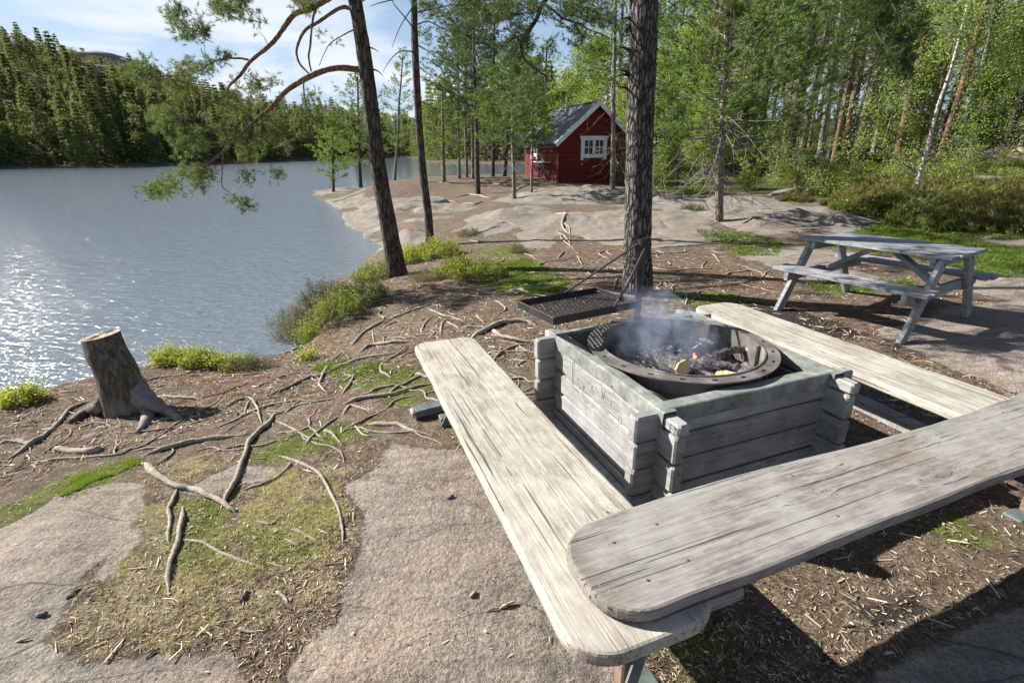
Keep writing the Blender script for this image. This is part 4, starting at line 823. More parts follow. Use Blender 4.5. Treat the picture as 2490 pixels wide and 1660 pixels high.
# ------------------------------------------------------------------ cabin
cb0=Gp(1283,419); cbz=cb0[2]; scb=math.hypot(cb0[0],cb0[1])
fd=math.atan2(.36,.93)
zE=unY(1281,322,cb0[1])[2]-cbz+.05; zA=unY(1370,237,cb0[1]+.7)[2]-cbz
Wc,Dc=3.75*scb/25.,3.9*scb/25.
cabin=empty('red_cabin',tuple(cb0),fd,'small dark red timber cabin with a grey felt gable roof and white windows','cabin')
def m_red(t,b,o,m):
    s_=t.n('ShaderNodeSeparateXYZ',{'Vector':o}).outputs; w_=t.math('FRACT',t.math('MULTIPLY',s_[2],5.2))
    gap=t.ramp(w_,[(.0,1.0),(.06,0.0)]); n=t.noise(t.map(o,(1,1,5)),2.4,7,.7)
    c=t.ramp(n,[(.3,(.075,.006,.005)),(.55,(.14,.010,.008)),(.74,(.26,.045,.038))]); c=t.mix(gap,c,(.04,.0065,.005)); L(t,c,b.inputs['Base Color']); L(t,t.bump(t.math('SUBTRACT',1.0,gap),.8,.02),b.inputs['Normal'])
M_red=mat('red_paint_boards',m_red,.75)
M_white=mat('white_paint',lambda t,b,o,m:L(t,t.ramp(t.noise(o,8,5),[(.3,(.52,.54,.54)),(.6,(.74,.75,.75))]),b.inputs['Base Color']),.6)
M_glass=mat('window_glass',lambda t,b,o,m:(setattr(b.inputs['Base Color'],'default_value',(.01,.014,.016,1)),setattr(b.inputs['Roughness'],'default_value',.05)),.05,.6)
def m_felt(t,b,o,m): L(t,t.ramp(t.noise(o,5,7,.7),[(.3,(.05,.058,.06)),(.5,(.095,.11,.115)),(.72,(.18,.20,.20))]),b.inputs['Base Color'])
M_felt=mat('roof_felt',m_felt,.7,.4)
mb=MB(); zb_=-.6; v=[(0,0,zb_),(Wc,0,zb_),(Wc,0,zE),(Wc/2,0,zA-.12),(0,0,zE),(0,Dc,zb_),(Wc,Dc,zb_),(Wc,Dc,zE),(Wc/2,Dc,zA-.12),(0,Dc,zE)]
mb.add(v,[[0,1,2,3,4],[9,8,7,6,5],[0,4,9,5],[1,6,7,2],[4,3,8,9],[3,2,7,8]]); mb.obj('wall',M_red,cabin)
ov=.28; sl=np.array([Wc/2,0,zA-zE]); sl/=np.linalg.norm(sl)
rf=empty('roof',(0,0,0)); rf.parent=cabin
for s_ in (0,1):
    mb=MB(); X0=-.30; z0=zE-.30*(zA-zE)/(Wc/2)
    p=[(X0,-ov,z0),(X0,Dc+ov,z0),(Wc/2,Dc+ov,zA),(Wc/2,-ov,zA)]; p=[np.array(q) for q in p]; nr=np.array([-sl[2],0,sl[0]])*.06
    if s_: p=[np.array([Wc-q[0],q[1],q[2]+.001]) for q in p][::-1]; nr=nr*[-1,1,1]
    mb.add(p+[q+nr for q in p],[[3,2,1,0],[4,5,6,7],[0,1,5,4],[1,2,6,5],[2,3,7,6],[3,0,4,7]]); mb.obj('roof_panel',M_felt,rf)
    for yy,nm in ((-ov-.03,'barge_board'),(Dc+ov+.03,'barge_board')):
        mb=MB(); a_=np.array([X0-.02,yy,z0-.02]); b_=np.array([Wc/2,yy,zA+.0]); 
        if s_: a_[0]=Wc-a_[0]; b_[0]=Wc-b_[0]
        bar(mb,a_,b_,.05,.2,bev=0); mb.obj(nm,M_white,rf)
mb=MB(); bar(mb,(Wc/2,-ov,zA+.065),(Wc/2,Dc+ov,zA+.065),.24,.03); mb.obj('ridge_cap',M_felt,rf)
def window(x0,z0,w_,h_,face):
    """face 'front': on y=0; 'side': on x=0"""
    wn=empty('window',(0,0,0)); wn.parent=cabin
    def P(a,z,d): return (a,-d,z) if face=='front' else (-d,a,z)
    def bx(a0,a1,z0_,z1,d0,d1,nm,m,par):
        mb=MB(); c_=P((a0+a1)/2,(z0_+z1)/2,(d0+d1)/2); s_=((a1-a0),(d1-d0),(z1-z0_)) if face=='front' else ((d1-d0),(a1-a0),(z1-z0_)); box(mb,c_,s_); mb.obj(nm,m,par)
    t_=.13
    bx(x0,x0+w_,z0+t_*.2,z0+t_,.0,.05,'sill',M_white,wn); bx(x0-.05,x0+w_+.05,z0+h_-t_,z0+h_,0,.06,'head_board',M_white,wn)
    bx(x0,x0+t_,z0-.08,z0+h_-t_-.002,0,.052,'frame',M_white,wn); bx(x0+w_-t_,x0+w_,z0-.08,z0+h_-t_-.002,0,.052,'frame',M_white,wn)
    bx(x0+t_,x0+w_-t_,z0+t_,z0+h_-t_,.0,.012,'pane',M_glass,wn)
    iw=w_-2*t_; ih=h_-2*t_
    for c_ in (0,1):
        a0=x0+t_+c_*iw/2; a1=a0+iw/2
        for (p0,p1,r0,r1) in ((a0,a1,z0+t_,z0+t_+.07),(a0,a1,z0+h_-t_-.07,z0+h_-t_),(a0,a0+.07,z0+t_+.07,z0+h_-t_-.07),(a1-.07,a1,z0+t_+.07,z0+h_-t_-.07),((a0+a1)/2-.018,(a0+a1)/2+.018,z0+t_+.07,z0+h_-t_-.07)): bx(p0,p1,r0,r1,.012,.034,'casement',M_white,wn)
        bx(a0+.07,a1-.07,z0+h_/2-.018,z0+h_/2+.018,.012,.032,'casement',M_white,wn)
k_=scb/25.
window(1.12*k_,unY(1340,364,cb0[1]+.5)[2]-cbz,1.38*k_,.98*k_,'front'); window(2.35*k_,unY(1200,362,cb0[1]+2.5)[2]-cbz,.85*k_,.85*k_,'side')
mb=MB(); box(mb,(-.006,.06,zE/2-.2),(.05,.12,zE+.6)); mb.obj('corner_board',M_red,cabin)
mb=MB(); tube(mb,[(-.33,-.2,zE-.35),(-.33,Dc+.2,zE-.33)],.05,8); tube(mb,curve([(-.33,-.15,zE-.36),(-.2,-.1,zE-.5),(-.06,-.08,zE-.62),(-.06,-.08,zE-1.2),(-.06,-.08,-.1)],14),.04,8); mb.obj('gutter',mat('dark_red_metal',lambda t,b,o,m:setattr(b.inputs['Base Color'],'default_value',(.05,.012,.012,1)),.5),cabin)
ch=MB(); tube(ch,[(Wc*.42,Dc*.62,zA-.3),(Wc*.42,Dc*.62,zA+.62)],.06,10); tube(ch,[(Wc*.42,Dc*.62,zA+.66),(Wc*.42,Dc*.62,zA+.76)],.09,10); ch.obj('chimney_pipe',mat('pale_metal',lambda t,b,o,m:setattr(b.inputs['Base Color'],'default_value',(.45,.42,.36,1)),.5),rf)
# white folding table by the cabin wall
pB=Gp(1243,409); tb=empty('folding_table',tuple(pB),fd+math.pi/2,'small white table on crossed legs against the sunlit side wall of the cabin','table')
mb=MB(); box(mb,(0,.0,.78),(1.5,.55,.05),bev=.008); mb.obj('tabletop',M_white,tb)
for s_ in (-1,1):
    mb=MB(); bar(mb,(s_*.6,-.25,0),(s_*.25,.2,.76),.05,.05); mb.obj('leg',M_table,tb); mb=MB(); bar(mb,(s_*.25,-.2,0),(s_*.6,.22,.76),.05,.05); mb.obj('leg',M_table,tb)
mb=MB(); bar(mb,(.1,.1,0),(-.22,-.05,.42),.06,.1); mb.V=[v+np.array(pB)+[0.1,0,.80] for v in mb.V]
M3=frame_from((1,0,0)); o=mb.obj('deck_board',M_bench); tag(o,'pale board propped on the white table by the cabin','board')
# ------------------------------------------------------------------ trees
def trunk_tube(mb,P,r,ns=14,flare=0,seed=0,n=30):
    Q=curve(P,n); f=np.linspace(0,1,n); r_=np.interp(f,np.linspace(0,1,len(r)),r)
    L_=np.linalg.norm(Q[-1]-Q[0]); d=f*L_
    a=np.linspace(0,2*np.pi,ns,endpoint=False); rg=np.random.default_rng(seed)
    T=np.gradient(Q,axis=0); T/=np.linalg.norm(T,axis=1)[:,None]; S=np.cross(T,[0,1,0.]); S/=np.linalg.norm(S,axis=1)[:,None]; U=np.cross(S,T)
    fl=1+flare*np.exp(-d/.22)[:,None]*(.55+.45*np.cos(a*4+seed)[None]+.3*np.cos(a*7+1)[None])
    rr=r_[:,None]*fl*(1+.05*(rg.random((n,ns))-.5)*2)
    v=Q[:,None]+rr[...,None]*(np.cos(a)[None,:,None]*S[:,None]+np.sin(a)[None,:,None]*U[:,None])
    i=np.arange(n-1)[:,None]*ns; j=np.arange(ns)[None]; j2=(j+1)%ns
    mb.addA(v.reshape(-1,3),np.stack([i+j,i+j2,i+ns+j2,i+ns+j],-1).reshape(-1,4)[:,::-1]); return Q
def pine_mesh(h,seed,cs=.35,bl=2.2,nb=46,ln=.12,wd=.012,nbl=12,tw=7,r=.12,lean=(0,0),dead=8,dens=1.0,path=None,shape='pine',along=.12,tri=3,rtop=.25,flare=.35,nseg=None,asc=.0,clump=1.0):
    """returns trunk, branches, crown mesh builders in local coordinates"""
    rg=np.random.default_rng(seed); T=MB(); B=MB(); C=MB()
    if path is None:
        k=6; f=np.linspace(0,1,k); path=np.stack([lean[0]*f+.012*h*fbm(f*3+seed,f*0,seed,2),lean[1]*f+.012*h*fbm(f*3+seed,f*0+5,seed,2),h*f-.1*(f==0)],-1)
    Q=trunk_tube(T,path,[r,r*.86,r*.7,r*.5,r*rtop],12 if r>.06 else 8,flare,seed,30)
    QZ=Q[:,2]; h0=QZ[0]; hT=QZ[-1]
    def at(z): return np.array([np.interp(z,QZ,Q[:,0]),np.interp(z,QZ,Q[:,1]),z])
    Ps=[];Ds=[];Ts=[]
    for k in range(nb):
        f=cs+(1-cs)*(k+rg.random()*.8)/nb; z=h0+(hT-h0)*f; g=(f-cs)/(1-cs)
        if shape=='pine': lf=bl*(.45+.75*np.sin(np.pi*min(1,g*.9+.18)))*(1-.55*g**3)
        else: lf=bl*(1-g)**.85+.12*bl
        lf*=.6+.6*rg.random(); a=k*2.4+rg.random()*1.1
        e=(-.28+1.0*g+.25*rg.normal()*.5+asc) if shape=='pine' else (-.30+.5*g)
        n=5; s=np.linspace(0,1,n); dirh=np.array([math.cos(a),math.sin(a),0]); perp=np.array([-dirh[1],dirh[0],0])
        wob=lf*.10*rg.normal()
        P=at(z)+lf*s[:,None]*dirh+ (wob*np.sin(s*4))[:,None]*perp; P[:,2]+=lf*(math.tan(np.clip(e,-.7,1.1))*s*.8+(.28 if shape=='pine' else .15)*s*s)
        rb=max(.004,min(.16*r,.011*lf)); tube(B,P,np.linspace(rb,rb*.25,n),5 if tri>3 else 3,cap=False)
        nt_=max(3,int(tw*dens*(.6+.4*lf/bl)))
        st=.30+.70*((np.arange(nt_)+rg.random(nt_))/nt_)**.8
        for s_ in st:
            p=np.array([np.interp(s_,s,P[:,q]) for q in range(3)]); sd_=1 if rg.random()<.5 else -1
            tl_=lf*(.42*(1-s_*.55))*(.6+.7*rg.random()); d=dirh*(.55+.3*rg.random())+perp*sd_*(.5+.5*rg.random())+np.array([0,0,.10+.35*rg.random()]) ; d/=np.linalg.norm(d)
            if s_>.93: d=dirh+np.array([0,0,.3]); tl_*=.6
            pe=p+d*tl_; 
            if tri>3 or rg.random()<.5: tube(B,[p,pe],[.006,.003] if r<.3 else .004,3,cap=False)
            m_=max(2,int(tl_/(.13*clump)))
            q=(np.arange(m_)+.6)/m_; pp=p+(pe-p)*q[:,None]+rg.normal(size=(m_,3))*.035*clump*2
            Ps.append(pp); Ds.append(np.repeat((d+[0,0,.35])[None],m_,0)+rg.normal(size=(m_,3))*.35); Ts.append(np.clip(.30+.35*g+.3*rg.random()+.15*rg.normal(size=m_),0,1))
    for k in range(dead):   # bare dead branches below the crown
        f=.12+(cs-.06)*rg.random() if cs>.2 else .1*rg.random(); z=h0+(hT-h0)*f; a=rg.random()*6.28; lf=bl*(.2+.6*rg.random()); n=5; s=np.linspace(0,1,n)
        dirh=np.array([math.cos(a),math.sin(a),0]); P=at(z)+lf*s[:,None]*dirh; P[:,2]+=lf*(-.25*s+.25*np.sin(s*3+rg.random()*2)); P[:,:2]+=rg.normal(size=(n,2))*.04*lf*s[:,None]
        tube(B,P,np.linspace(.013,.004,n),4,cap=False)
        for q in range(4):
            i=1+q%4; e_=P[i]+lf*.3*rg.normal(size=3); tube(B,[P[i],(P[i]+e_)/2+[0,0,.03],e_],[.006,.004,.002],3,cap=False)
    Ps=np.concatenate(Ps);Ds=np.concatenate(Ds);Ts=np.concatenate(Ts)
    tufts(C,Ps,Ds,rg,nbl,ln,wd,1.0,along,Ts)
    return T,B,C
def tree_obj(name,T,B,C,mt,mbk,mc,loc,label,cat,group=None,rz=0,ns=True):
    o=empty(name,tuple(loc),rz,label,cat,group)
    T.obj('trunk',mt,o,ns)
    if B is not None and B.n: B.obj('branches',mbk,o,True)
    if C is not None and C.n: C.obj('crown',mc,o)
    return o
def grow(targets,nodes,B,rg,r0=.006,sag=.0,rmin=.0025):
    """connect foliage points to the nearest already grown wood"""
    N=[np.asarray(n,float) for n in nodes]; NA=np.array(N); ordr=np.argsort(np.min(np.linalg.norm(targets[:,None]-NA[None],axis=2),axis=1)); D=np.zeros_like(targets)
    NA=list(NA)
    arr=np.zeros((len(NA)+2*len(targets),3)); arr[:len(NA)]=np.array(NA); cnt=len(NA)
    for i in ordr:
        t_=targets[i]; k=np.argmin(((arr[:cnt]-t_)**2).sum(1)); p=arr[k].copy(); d=t_-p; L_=np.linalg.norm(d)+1e-6
        m_=p+d*.5+rg.normal(size=3)*.10*L_+np.array([0,0,-sag*L_]); 
        tube(B,curve([p,m_,t_],5),np.linspace(min(.012,r0*(.6+1.5*L_)),rmin,5),3,cap=False)
        arr[cnt]=m_; arr[cnt+1]=t_; cnt+=2; D[i]=d/L_
    return D
def blobs(L_,rg):
    P=[];T=[]
    for (x,y,rx,ry,Y_,n) in L_:
        tn=.25+.6*rg.random()
        nc=max(2,n//9)
        cx=x+rx*.8*np.clip(rg.normal(size=nc)*.6,-1.2,1.2); cy=y+ry*.8*np.clip(rg.normal(size=nc)*.6,-1.2,1.2); cY=Y_+rg.normal(size=nc)*.32
        for k in range(n):
            q=k%nc; p=unY(cx[q]+rg.normal()*9,cy[q]+rg.normal()*8,cY[q]+rg.normal()*.10); P.append(p); T.append(np.clip(tn+.2*rg.normal(),0,1))
    return np.array(P),np.array(T)
def pxp(pts,Y0,Y1): return np.array([unY(x,y,Y0+(Y1-Y0)*i/(len(pts)-1)) for i,(x,y) in enumerate(pts)])
# --- tree 1: leaning pine at the water with the big drooping branches
g1=Gp(915,632); Y1_=g1[1]; rg=np.random.default_rng(11)
P=[g1+[0,0,-.15]]+[unY(x,y,Y1_) for x,y in ((893,520),(868,380),(850,230),(832,100),(815,0))]; d=P[-1]-P[-2]; P+= [P[-1]+d*1.2,P[-1]+d*2.6+[.1,0,0],P[-1]+d*4.2+[.3,0,.2]]
P=[p-g1 for p in P]
t1=empty('lakeside_pine',tuple(g1),0,'leaning dark pine on the lake bank with two long drooping branches over the water','tree')
T=MB(); trunk_tube(T,P,[.165,.138,.125,.115,.105,.097,.088,.07,.045],18,.4,3,44); T.obj('trunk',M_barkd,t1,True)
main=[([(830,160),(784,157),(733,167),(687,190),(653,213),(623,247),(587,277),(553,310),(520,343),(493,367),(467,383)],.045,.014,Y1_,Y1_-1.1,M_barkor),
([(812,20),(780,20),(733,50),(700,70),(683,110),(687,143),(713,170)],.03,.012,Y1_,Y1_-.2,M_barkor),
([(805,-40),(750,0),(717,20),(677,33),(650,67),(627,97),(600,120),(573,143),(553,173),(527,200),(520,220),(483,240),(450,273)],.042,.010,Y1_,Y1_-.9,M_barkor),
([(727,20),(717,50),(713,100),(710,133),(717,163)],.018,.012,Y1_-.15,Y1_-.15,M_barkor),([(573,137),(533,135),(493,140),(440,172),(360,176)],.014,.006,Y1_-.7,Y1_-.9,M_barkor),
([(550,325),(520,330),(480,325),(450,331)],.012,.005,Y1_-.85,Y1_-1,M_barkor),([(697,180),(700,230),(720,270),(740,300)],.012,.005,Y1_-.4,Y1_-.2,M_barkor),([(513,350),(510,390),(512,430),(540,450)],.010,.004,Y1_-1,Y1_-.9,M_barkor),
([(838,62),(800,75),(760,100),(735,150)],.012,.004,Y1_,Y1_-.2,M_barkor),([(812,-20),(700,-40),(560,-30),(430,-10)],.03,.010,Y1_,Y1_-.8,M_barkor)]
nodes=[]; BB=MB()
for pts,ra_,rb_,Ya,Yb,mm in main:
    Q=curve(pxp(pts,Ya,Yb)-g1,len(pts)*4); f=np.linspace(0,1,len(Q)); Q+=.02*np.stack([fbm(f*9,f*0,31,2),0*f,fbm(f*9,f*0+3,32,2)],-1); tube(BB,Q,np.linspace(ra_,rb_,len(Q)),8,jit=.1); nodes+=list(Q[len(Q)//5:])
BB.obj('branches',M_barkor,t1,True)
BL=[(430,62,70,30,8.0,95),(395,30,35,22,8.0,45),(520,14,110,18,8.2,120),(690,6,90,14,8.6,80),(325,160,50,28,7.9,90),(420,185,75,45,8,150),(385,262,55,38,7.9,110),(480,150,55,35,8.1,70),(540,240,65,45,8.2,90),(600,170,50,40,8.3,45),(640,300,80,45,8.3,70),(560,335,70,35,8.1,85),(450,345,55,30,7.9,85),(425,395,60,25,7.8,90),(365,432,48,22,7.7,85),(470,420,50,22,7.9,45),(545,462,35,22,8,34),(700,230,50,55,8.6,36),(760,270,50,80,8.8,36),(610,405,80,22,8.2,40),(590,60,45,35,8.3,14),(740,90,40,50,8.7,8),(480,300,70,40,8.1,45),(330,428,20,12,7.7,20),(600,-10,160,16,8.4,70)]
BL=[(a,b,c*.92,d*.85,e,int(n*.62)) for a,b,c,d,e,n in BL]; tg,tn=blobs(BL,rg); tg=tg-g1; TW=MB(); Dv=grow(tg,nodes,TW,rg,.006,.05); TW.obj('fine_twigs',M_brg,t1,True)  # thin bare twigs from the branches to the needle shoots, one mesh
# several shoots per target
def shoots(C,tg,Dv,tn,rg,k,spr,nbl,ln,wd,along):
    P=np.repeat(tg,k,0)+rg.normal(size=(len(tg)*k,3))*spr; D=np.repeat(Dv,k,0)+rg.normal(size=(len(tg)*k,3))*.6+[0,0,.25]
    tufts(C,P,D,rg,nbl,ln,wd,1.0,along,np.clip(np.repeat(tn,k)+rg.normal(size=len(tg)*k)*.12,0,1))
C=MB(); shoots(C,tg,Dv,np.clip(tn+.12,0,1),rg,3,.045,24,.066,.0048,.07); C.obj('needles',mat('lakeside_needles',foliage((.022,.042,.010),(.07,.105,.022),(.18,.23,.055)),.55,.3),t1)
# crown above the frame
def upper(t,path_top,seed,h,bl,nb,mt,mc,cs=.05,r=.08,ln=.16,wd=.018):
    T,B,C=pine_mesh(h,seed,cs,bl,nb,ln,wd,10,7,r,(0,0),0,1.0); 
    for M__ in (B,C): M__.V=[v+path_top for v in M__.V]
    B.obj('upper_branches',mt,t,True); C.obj('crown',mc,t)
upper(t1,np.array(P[5])+[0,0,.7],5,4.3,2.0,30,M_barkor,M_need)
for (x,y,x2,y2) in ((812,20,860,-10),(845,110,870,120),(858,160,880,175),(862,212,845,220),(880,300,905,310),(835,95,818,90)):
    mb=MB(); a_=unY(x,y,Y1_)-g1; b_=unY(x2,y2,Y1_-.1)-g1; tube(mb,curve([a_,(a_+b_)/2+[0,0,.02],b_],6),[.015,.012,.01,.008,.006,.003],5); mb.obj('branch_stub',M_barkd,t1,True)
# --- tree 2: slim pine
g2=Gp(987,568); Y2_=g2[1]
P=[g2+[0,0,-.1]]+[unY(x,y,Y2_) for x,y in ((984,500),(972,400),(962,280),(953,100),(951,0))]; d=P[-1]-P[-2]; P+=[P[-1]+d*1.5,P[-1]+d*3.4]; P=np.array(P)-g2
t2=empty('slim_pine',tuple(g2),0,'slim straight pine rising from a yellow green bush at the water edge','tree')
T=MB(); trunk_tube(T,P,[.10,.09,.082,.075,.068,.06,.05,.03],12,.2,5,36); T.obj('trunk',M_barkd,t2,True)
rg=np.random.default_rng(21); BB=MB(); nodes=[]
for pts in ([(951,60),(985,50),(1030,70),(1080,60)],[(952,30),(1000,20),(1060,10),(1110,25)],[(958,120),(920,118),(895,140),(880,165)],[(953,70),(930,40),(905,10),(890,-20)],[(953,100),(990,120),(1040,130)],[(950,-10),(880,5),(850,15)],[(955,150),(985,170),(1010,200)],[(952,10),(920,60),(900,110)]):
    Q=curve(pxp(pts,Y2_,Y2_-.4)-g2,10); tube(BB,Q,np.linspace(.016,.005,10),5); nodes+=list(Q[4:])
BB.obj('branches',M_brg,t2,True); tg,tn=blobs([(1020,60,60,35,Y2_,70),(1080,20,70,22,Y2_,80),(1000,10,60,20,Y2_,60),(1045,125,30,18,Y2_,22)],rg); tg=tg-g2; TW=MB(); Dv=grow(tg,nodes,TW,rg); TW.obj('fine_twigs',M_brg,t2,True)
C=MB(); shoots(C,tg,Dv,tn,rg,2,.06,16,.075,.007,.08); C.obj('needles',M_needd,t2)
upper(t2,P[5]+[0,0,.4],6,4.5,1.5,26,M_brg,M_needd)
# --- big foreground trunk
g3=Gp(1464,672); Y3_=g3[1]
P=[g3+[0,0,-.2],g3+[0,0,.03]]+[unY(x,y,Y3_) for x,y in ((1464,600),(1465,540),(1467,400),(1471,250),(1477,100),(1481,-30))]; d=P[-1]-P[-2]; P+=[P[-1]+d*2,P[-1]+d*5,P[-1]+d*9]; P=np.array(P)-g3
t3=empty('large_pine',tuple(g3),0,'thick straight pine trunk with furrowed grey bark right behind the fire pit','tree')
T=MB(); trunk_tube(T,P,[.20,.19,.168,.158,.15,.148,.145,.14,.125,.11,.07],40,.35,7,130)
def m_bb(t,b,o,m):
    v=t.map(o,(1,1,.26)); wpn=t.n('ShaderNodeVectorMath',{0:v,1:t.n('ShaderNodeVectorMath',{0:t.n('ShaderNodeTexNoise',{'Vector':v,'Scale':14.0,'Detail':5.0}).outputs['Color'],1:(.07,.07,.07)},operation='MULTIPLY').outputs[0]},operation='ADD').outputs[0]
    vo=t.n('ShaderNodeTexVoronoi',{'Vector':wpn,'Scale':24.0},feature='DISTANCE_TO_EDGE').outputs['Distance']; n=t.noise(t.map(o,(1,1,.35)),45,6,.7)
    pl=t.ramp(vo,[(.0,0.0),(.10,.5),(.32,1.0)]); c=t.mix(pl,(.022,.019,.018),t.ramp(n,[(.32,(.10,.088,.082)),(.66,(.24,.222,.215))])); L(t,c,b.inputs['Base Color']); L(t,t.bump(t.math('ADD',pl,t.math('MULTIPLY',n,.35)),1.0,.03),b.inputs['Normal'])
M_bb=mat('furrowed_bark',m_bb,.95,.15); T.obj('trunk',M_bb,t3,True)
rg=np.random.default_rng(31)
for x,y,x2,y2 in ((1448,42,1425,46),(1446,62,1422,85),(1444,115,1420,108),(1444,168,1418,160),(1443,172,1412,176),(1444,205,1418,200),(1500,55,1512,75),(1500,108,1515,118),(1450,20,1446,-30)):
    mb=MB(); a_=unY(x,y,Y3_)-g3; b_=unY(x2,y2,Y3_-.1)-g3; tube(mb,curve([a_,(a_+b_)/2+[0,0,.008],b_],6),[.022,.016,.012,.009,.006,.004],6,jit=.15); mb.obj('branch_stub',M_barkd,t3,True)
BB=MB(); nodes=[]
for pts,ra_,rb_ in (([(1478,-260),(1380,-160),(1300,-60),(1247,7),(1234,40),(1214,73),(1199,100),(1204,130),(1224,153),(1251,173),(1271,182)],.03,.007),([(1300,-60),(1200,-30),(1100,-10),(1060,15)],.018,.006),([(1247,7),(1290,40),(1340,60),(1400,90)],.014,.004),([(1214,73),(1180,90),(1150,110)],.009,.004),([(1251,173),(1250,200),(1240,222)],.007,.003),([(1340,-80),(1420,-20),(1440,30)],.014,.005),([(1205,140),(1185,165),(1195,190)],.007,.003)):
    Q=curve(pxp(pts,Y3_-.3,Y3_-.8)-g3,len(pts)*4); f=np.linspace(0,1,len(Q)); Q+=.015*np.stack([fbm(f*12,f*0,31,2),0*f,fbm(f*12,f*0+3,32,2)],-1); tube(BB,Q,np.linspace(ra_,rb_,len(Q)),7); nodes+=list(Q[6:])
BB.obj('branches',M_barkd,t3,True); tg,tn=blobs([(1140,18,60,22,5.7,70),(1080,8,50,16,5.7,50),(1220,20,60,20,5.7,70),(1195,95,28,20,5.7,26),(1180,130,30,22,5.7,22),(1300,12,90,16,5.7,60),(1330,70,45,22,5.6,24),(1240,215,16,14,5.5,9),(1400,60,35,35,5.6,30),(1200,185,20,18,5.5,12),(1265,120,24,20,5.6,8)],rg); tg=tg-g3; TW=MB(); Dv=grow(tg,nodes,TW,rg,.005,.05,.002); TW.obj('fine_twigs',M_brg,t3,True)
C=MB(); shoots(C,tg,Dv,tn*.7,rg,2,.04,20,.06,.0048,.07); C.obj('needles',M_needd,t3)
upper(t3,P[8]+[0,0,.6],7,6.5,2.3,34,M_barkd,M_need)
# --- dark overhanging branch at the upper right, bare twigs at the top
def hang(label,main_,bl_,Y_,mt,mc,seed,k=2,rr_=(.022,.005)):
    rg=np.random.default_rng(seed); p0=unY(*main_[0][0],Y_); o=empty('pine_branch',tuple(p0),0,label,'branch'); BB=MB(); nodes=[]
    for pts in main_:
        Q=curve(pxp(pts,Y_,Y_-.3)-p0,len(pts)*4); tube(BB,Q,np.linspace(rr_[0],rr_[1],len(Q)),6); nodes+=list(Q[3:])
    BB.obj('branch',mt,o,True)
    if bl_:
        tg,tn=blobs(bl_,rg); tg=tg-p0; TW=MB(); Dv=grow(tg,nodes,TW,rg,.005,.05,.002); TW.obj('fine_twigs',M_brg,o,True); C=MB(); shoots(C,tg,Dv,tn*.6,rg,k,.06,20,.09,.009,.10); C.obj('needles',mc,o)
hang('dark shaded pine branch with pale bare twigs hanging into the upper right',[[(2010,-120),(2040,-20),(2070,60),(2085,120),(2095,150)],[(2020,-60),(2060,30),(2095,110)],[(2040,-20),(2010,60),(2040,110),(2070,150)],[(2030,40),(2050,80),(2080,85)]],[(2060,120,38,22,9,110),(2090,60,36,40,9,110),(2010,40,40,40,9,60),(2050,0,60,30,9,90),(1980,10,40,25,9,50),(2085,150,25,12,9,40)],9,M_brg,M_needd,71)
hang('bare brown twig bundle hanging from the upper edge over the shelf pine',[[(1690,-60),(1682,0),(1678,30)],[(1680,20),(1650,40),(1630,75)],[(1680,25),(1668,60),(1655,110)],[(1680,28),(1685,60),(1700,90)],[(1679,25),(1655,50),(1645,95)],[(1675,35),(1640,50),(1625,60)]],[(1660,70,28,25,9,14),(1700,10,50,14,9,26)],9,M_barkor,M_needd,72,rr_=(.012,.003))
# --- mid-distance pines on the rock shelf
def midpine(name,px,py,toppx,hgt_,w_px,label,seed,cs,bl,nb=44,mt=None,mc=None,dead=8,tw=8,leanY=0,cat='tree',ln=.13,wd=.021,nbl=17,rtop=.3,shape='pine'):
    g=Gp(px,py); dist=math.hypot(g[0],g[1]); r_=w_px/2/KF*g[1]*1.0
    tpp=unY(toppx,0 if hgt_ is None else hgt_,g[1]); 
    dz=tpp[2]-g[2]; lean=(tpp[0]-g[0],leanY)
    T,B,C=pine_mesh(dz,seed,cs,bl,nb,ln,wd,nbl,int(tw*1.3),r_,lean,dead,rtop=rtop,shape=shape)
    return tree_obj(name,T,B,C,mt or M_bark,M_brg,mc or M_need,g,label,cat)
midpine('pine_tree',1098,446,1085,-60,11,'pine with a dark upper trunk and curled bare branch, left of the cabin',101,.42,1.6,60,M_barkd,M_needd,14)
midpine('pine_tree',1020,419,1016,190,9,'young grey trunked pine with low dense crown near the inlet',102,.35,1.3,46,M_bark,M_needl,5)
midpine('pine_tree',1055,410,1050,60,7,'thin pine behind the young grey trunked pine at the inlet',103,.40,1.3,44,M_bark,M_need,6)
midpine('pine_tree',1073,407,1066,-20,7,'left one of the twin thin pines on the inlet shore',104,.45,1.4,44,M_bark,M_needd,8)
midpine('pine_tree',1087,410,1083,10,7,'right one of the twin thin pines on the inlet shore',105,.45,1.4,44,M_bark,M_needd,8)
midpine('pine_tree',1180,459,1172,140,9,'thin pine with a broken grey lower stub in front of the cabin side wall',106,.42,1.2,46,M_bark,M_need,12)
midpine('pine_tree',1222,447,1222,140,6,'sapling pine covering the left part of the cabin roof',107,.42,1.0,38,M_bark,M_need,6)
midpine('pine_tree',1407,446,1414,-140,12,'slender pine with pale dead twigs at the right corner of the cabin',108,.50,1.5,50,M_bark,M_need,34)
midpine('pine_tree',1651,508,1674,-120,19,'grey pine with a thicket of dead twigs standing alone on the rock shelf',109,.34,2.0,80,M_bark,M_need,46)
midpine('pine_tree',766,441,762,270,6,'small green pine on the tip of the rocky point',110,.22,1.1,44,M_barkd,M_needl,2)
midpine('pine_tree',829,430,820,175,8,'full green pine just left of the leaning lakeside pine',111,.22,1.9,64,M_barkd,M_need,3)
midpine('pine_tree',905,414,925,120,7,'pine on the point seen between the two lakeside trunks',112,.25,1.6,50,M_bark,M_needl,3)
midpine('pine_tree',1130,406,1140,-40,8,'dark crowned pine left behind the cabin',113,.3,1.9,60,M_barkd,M_needd,5)
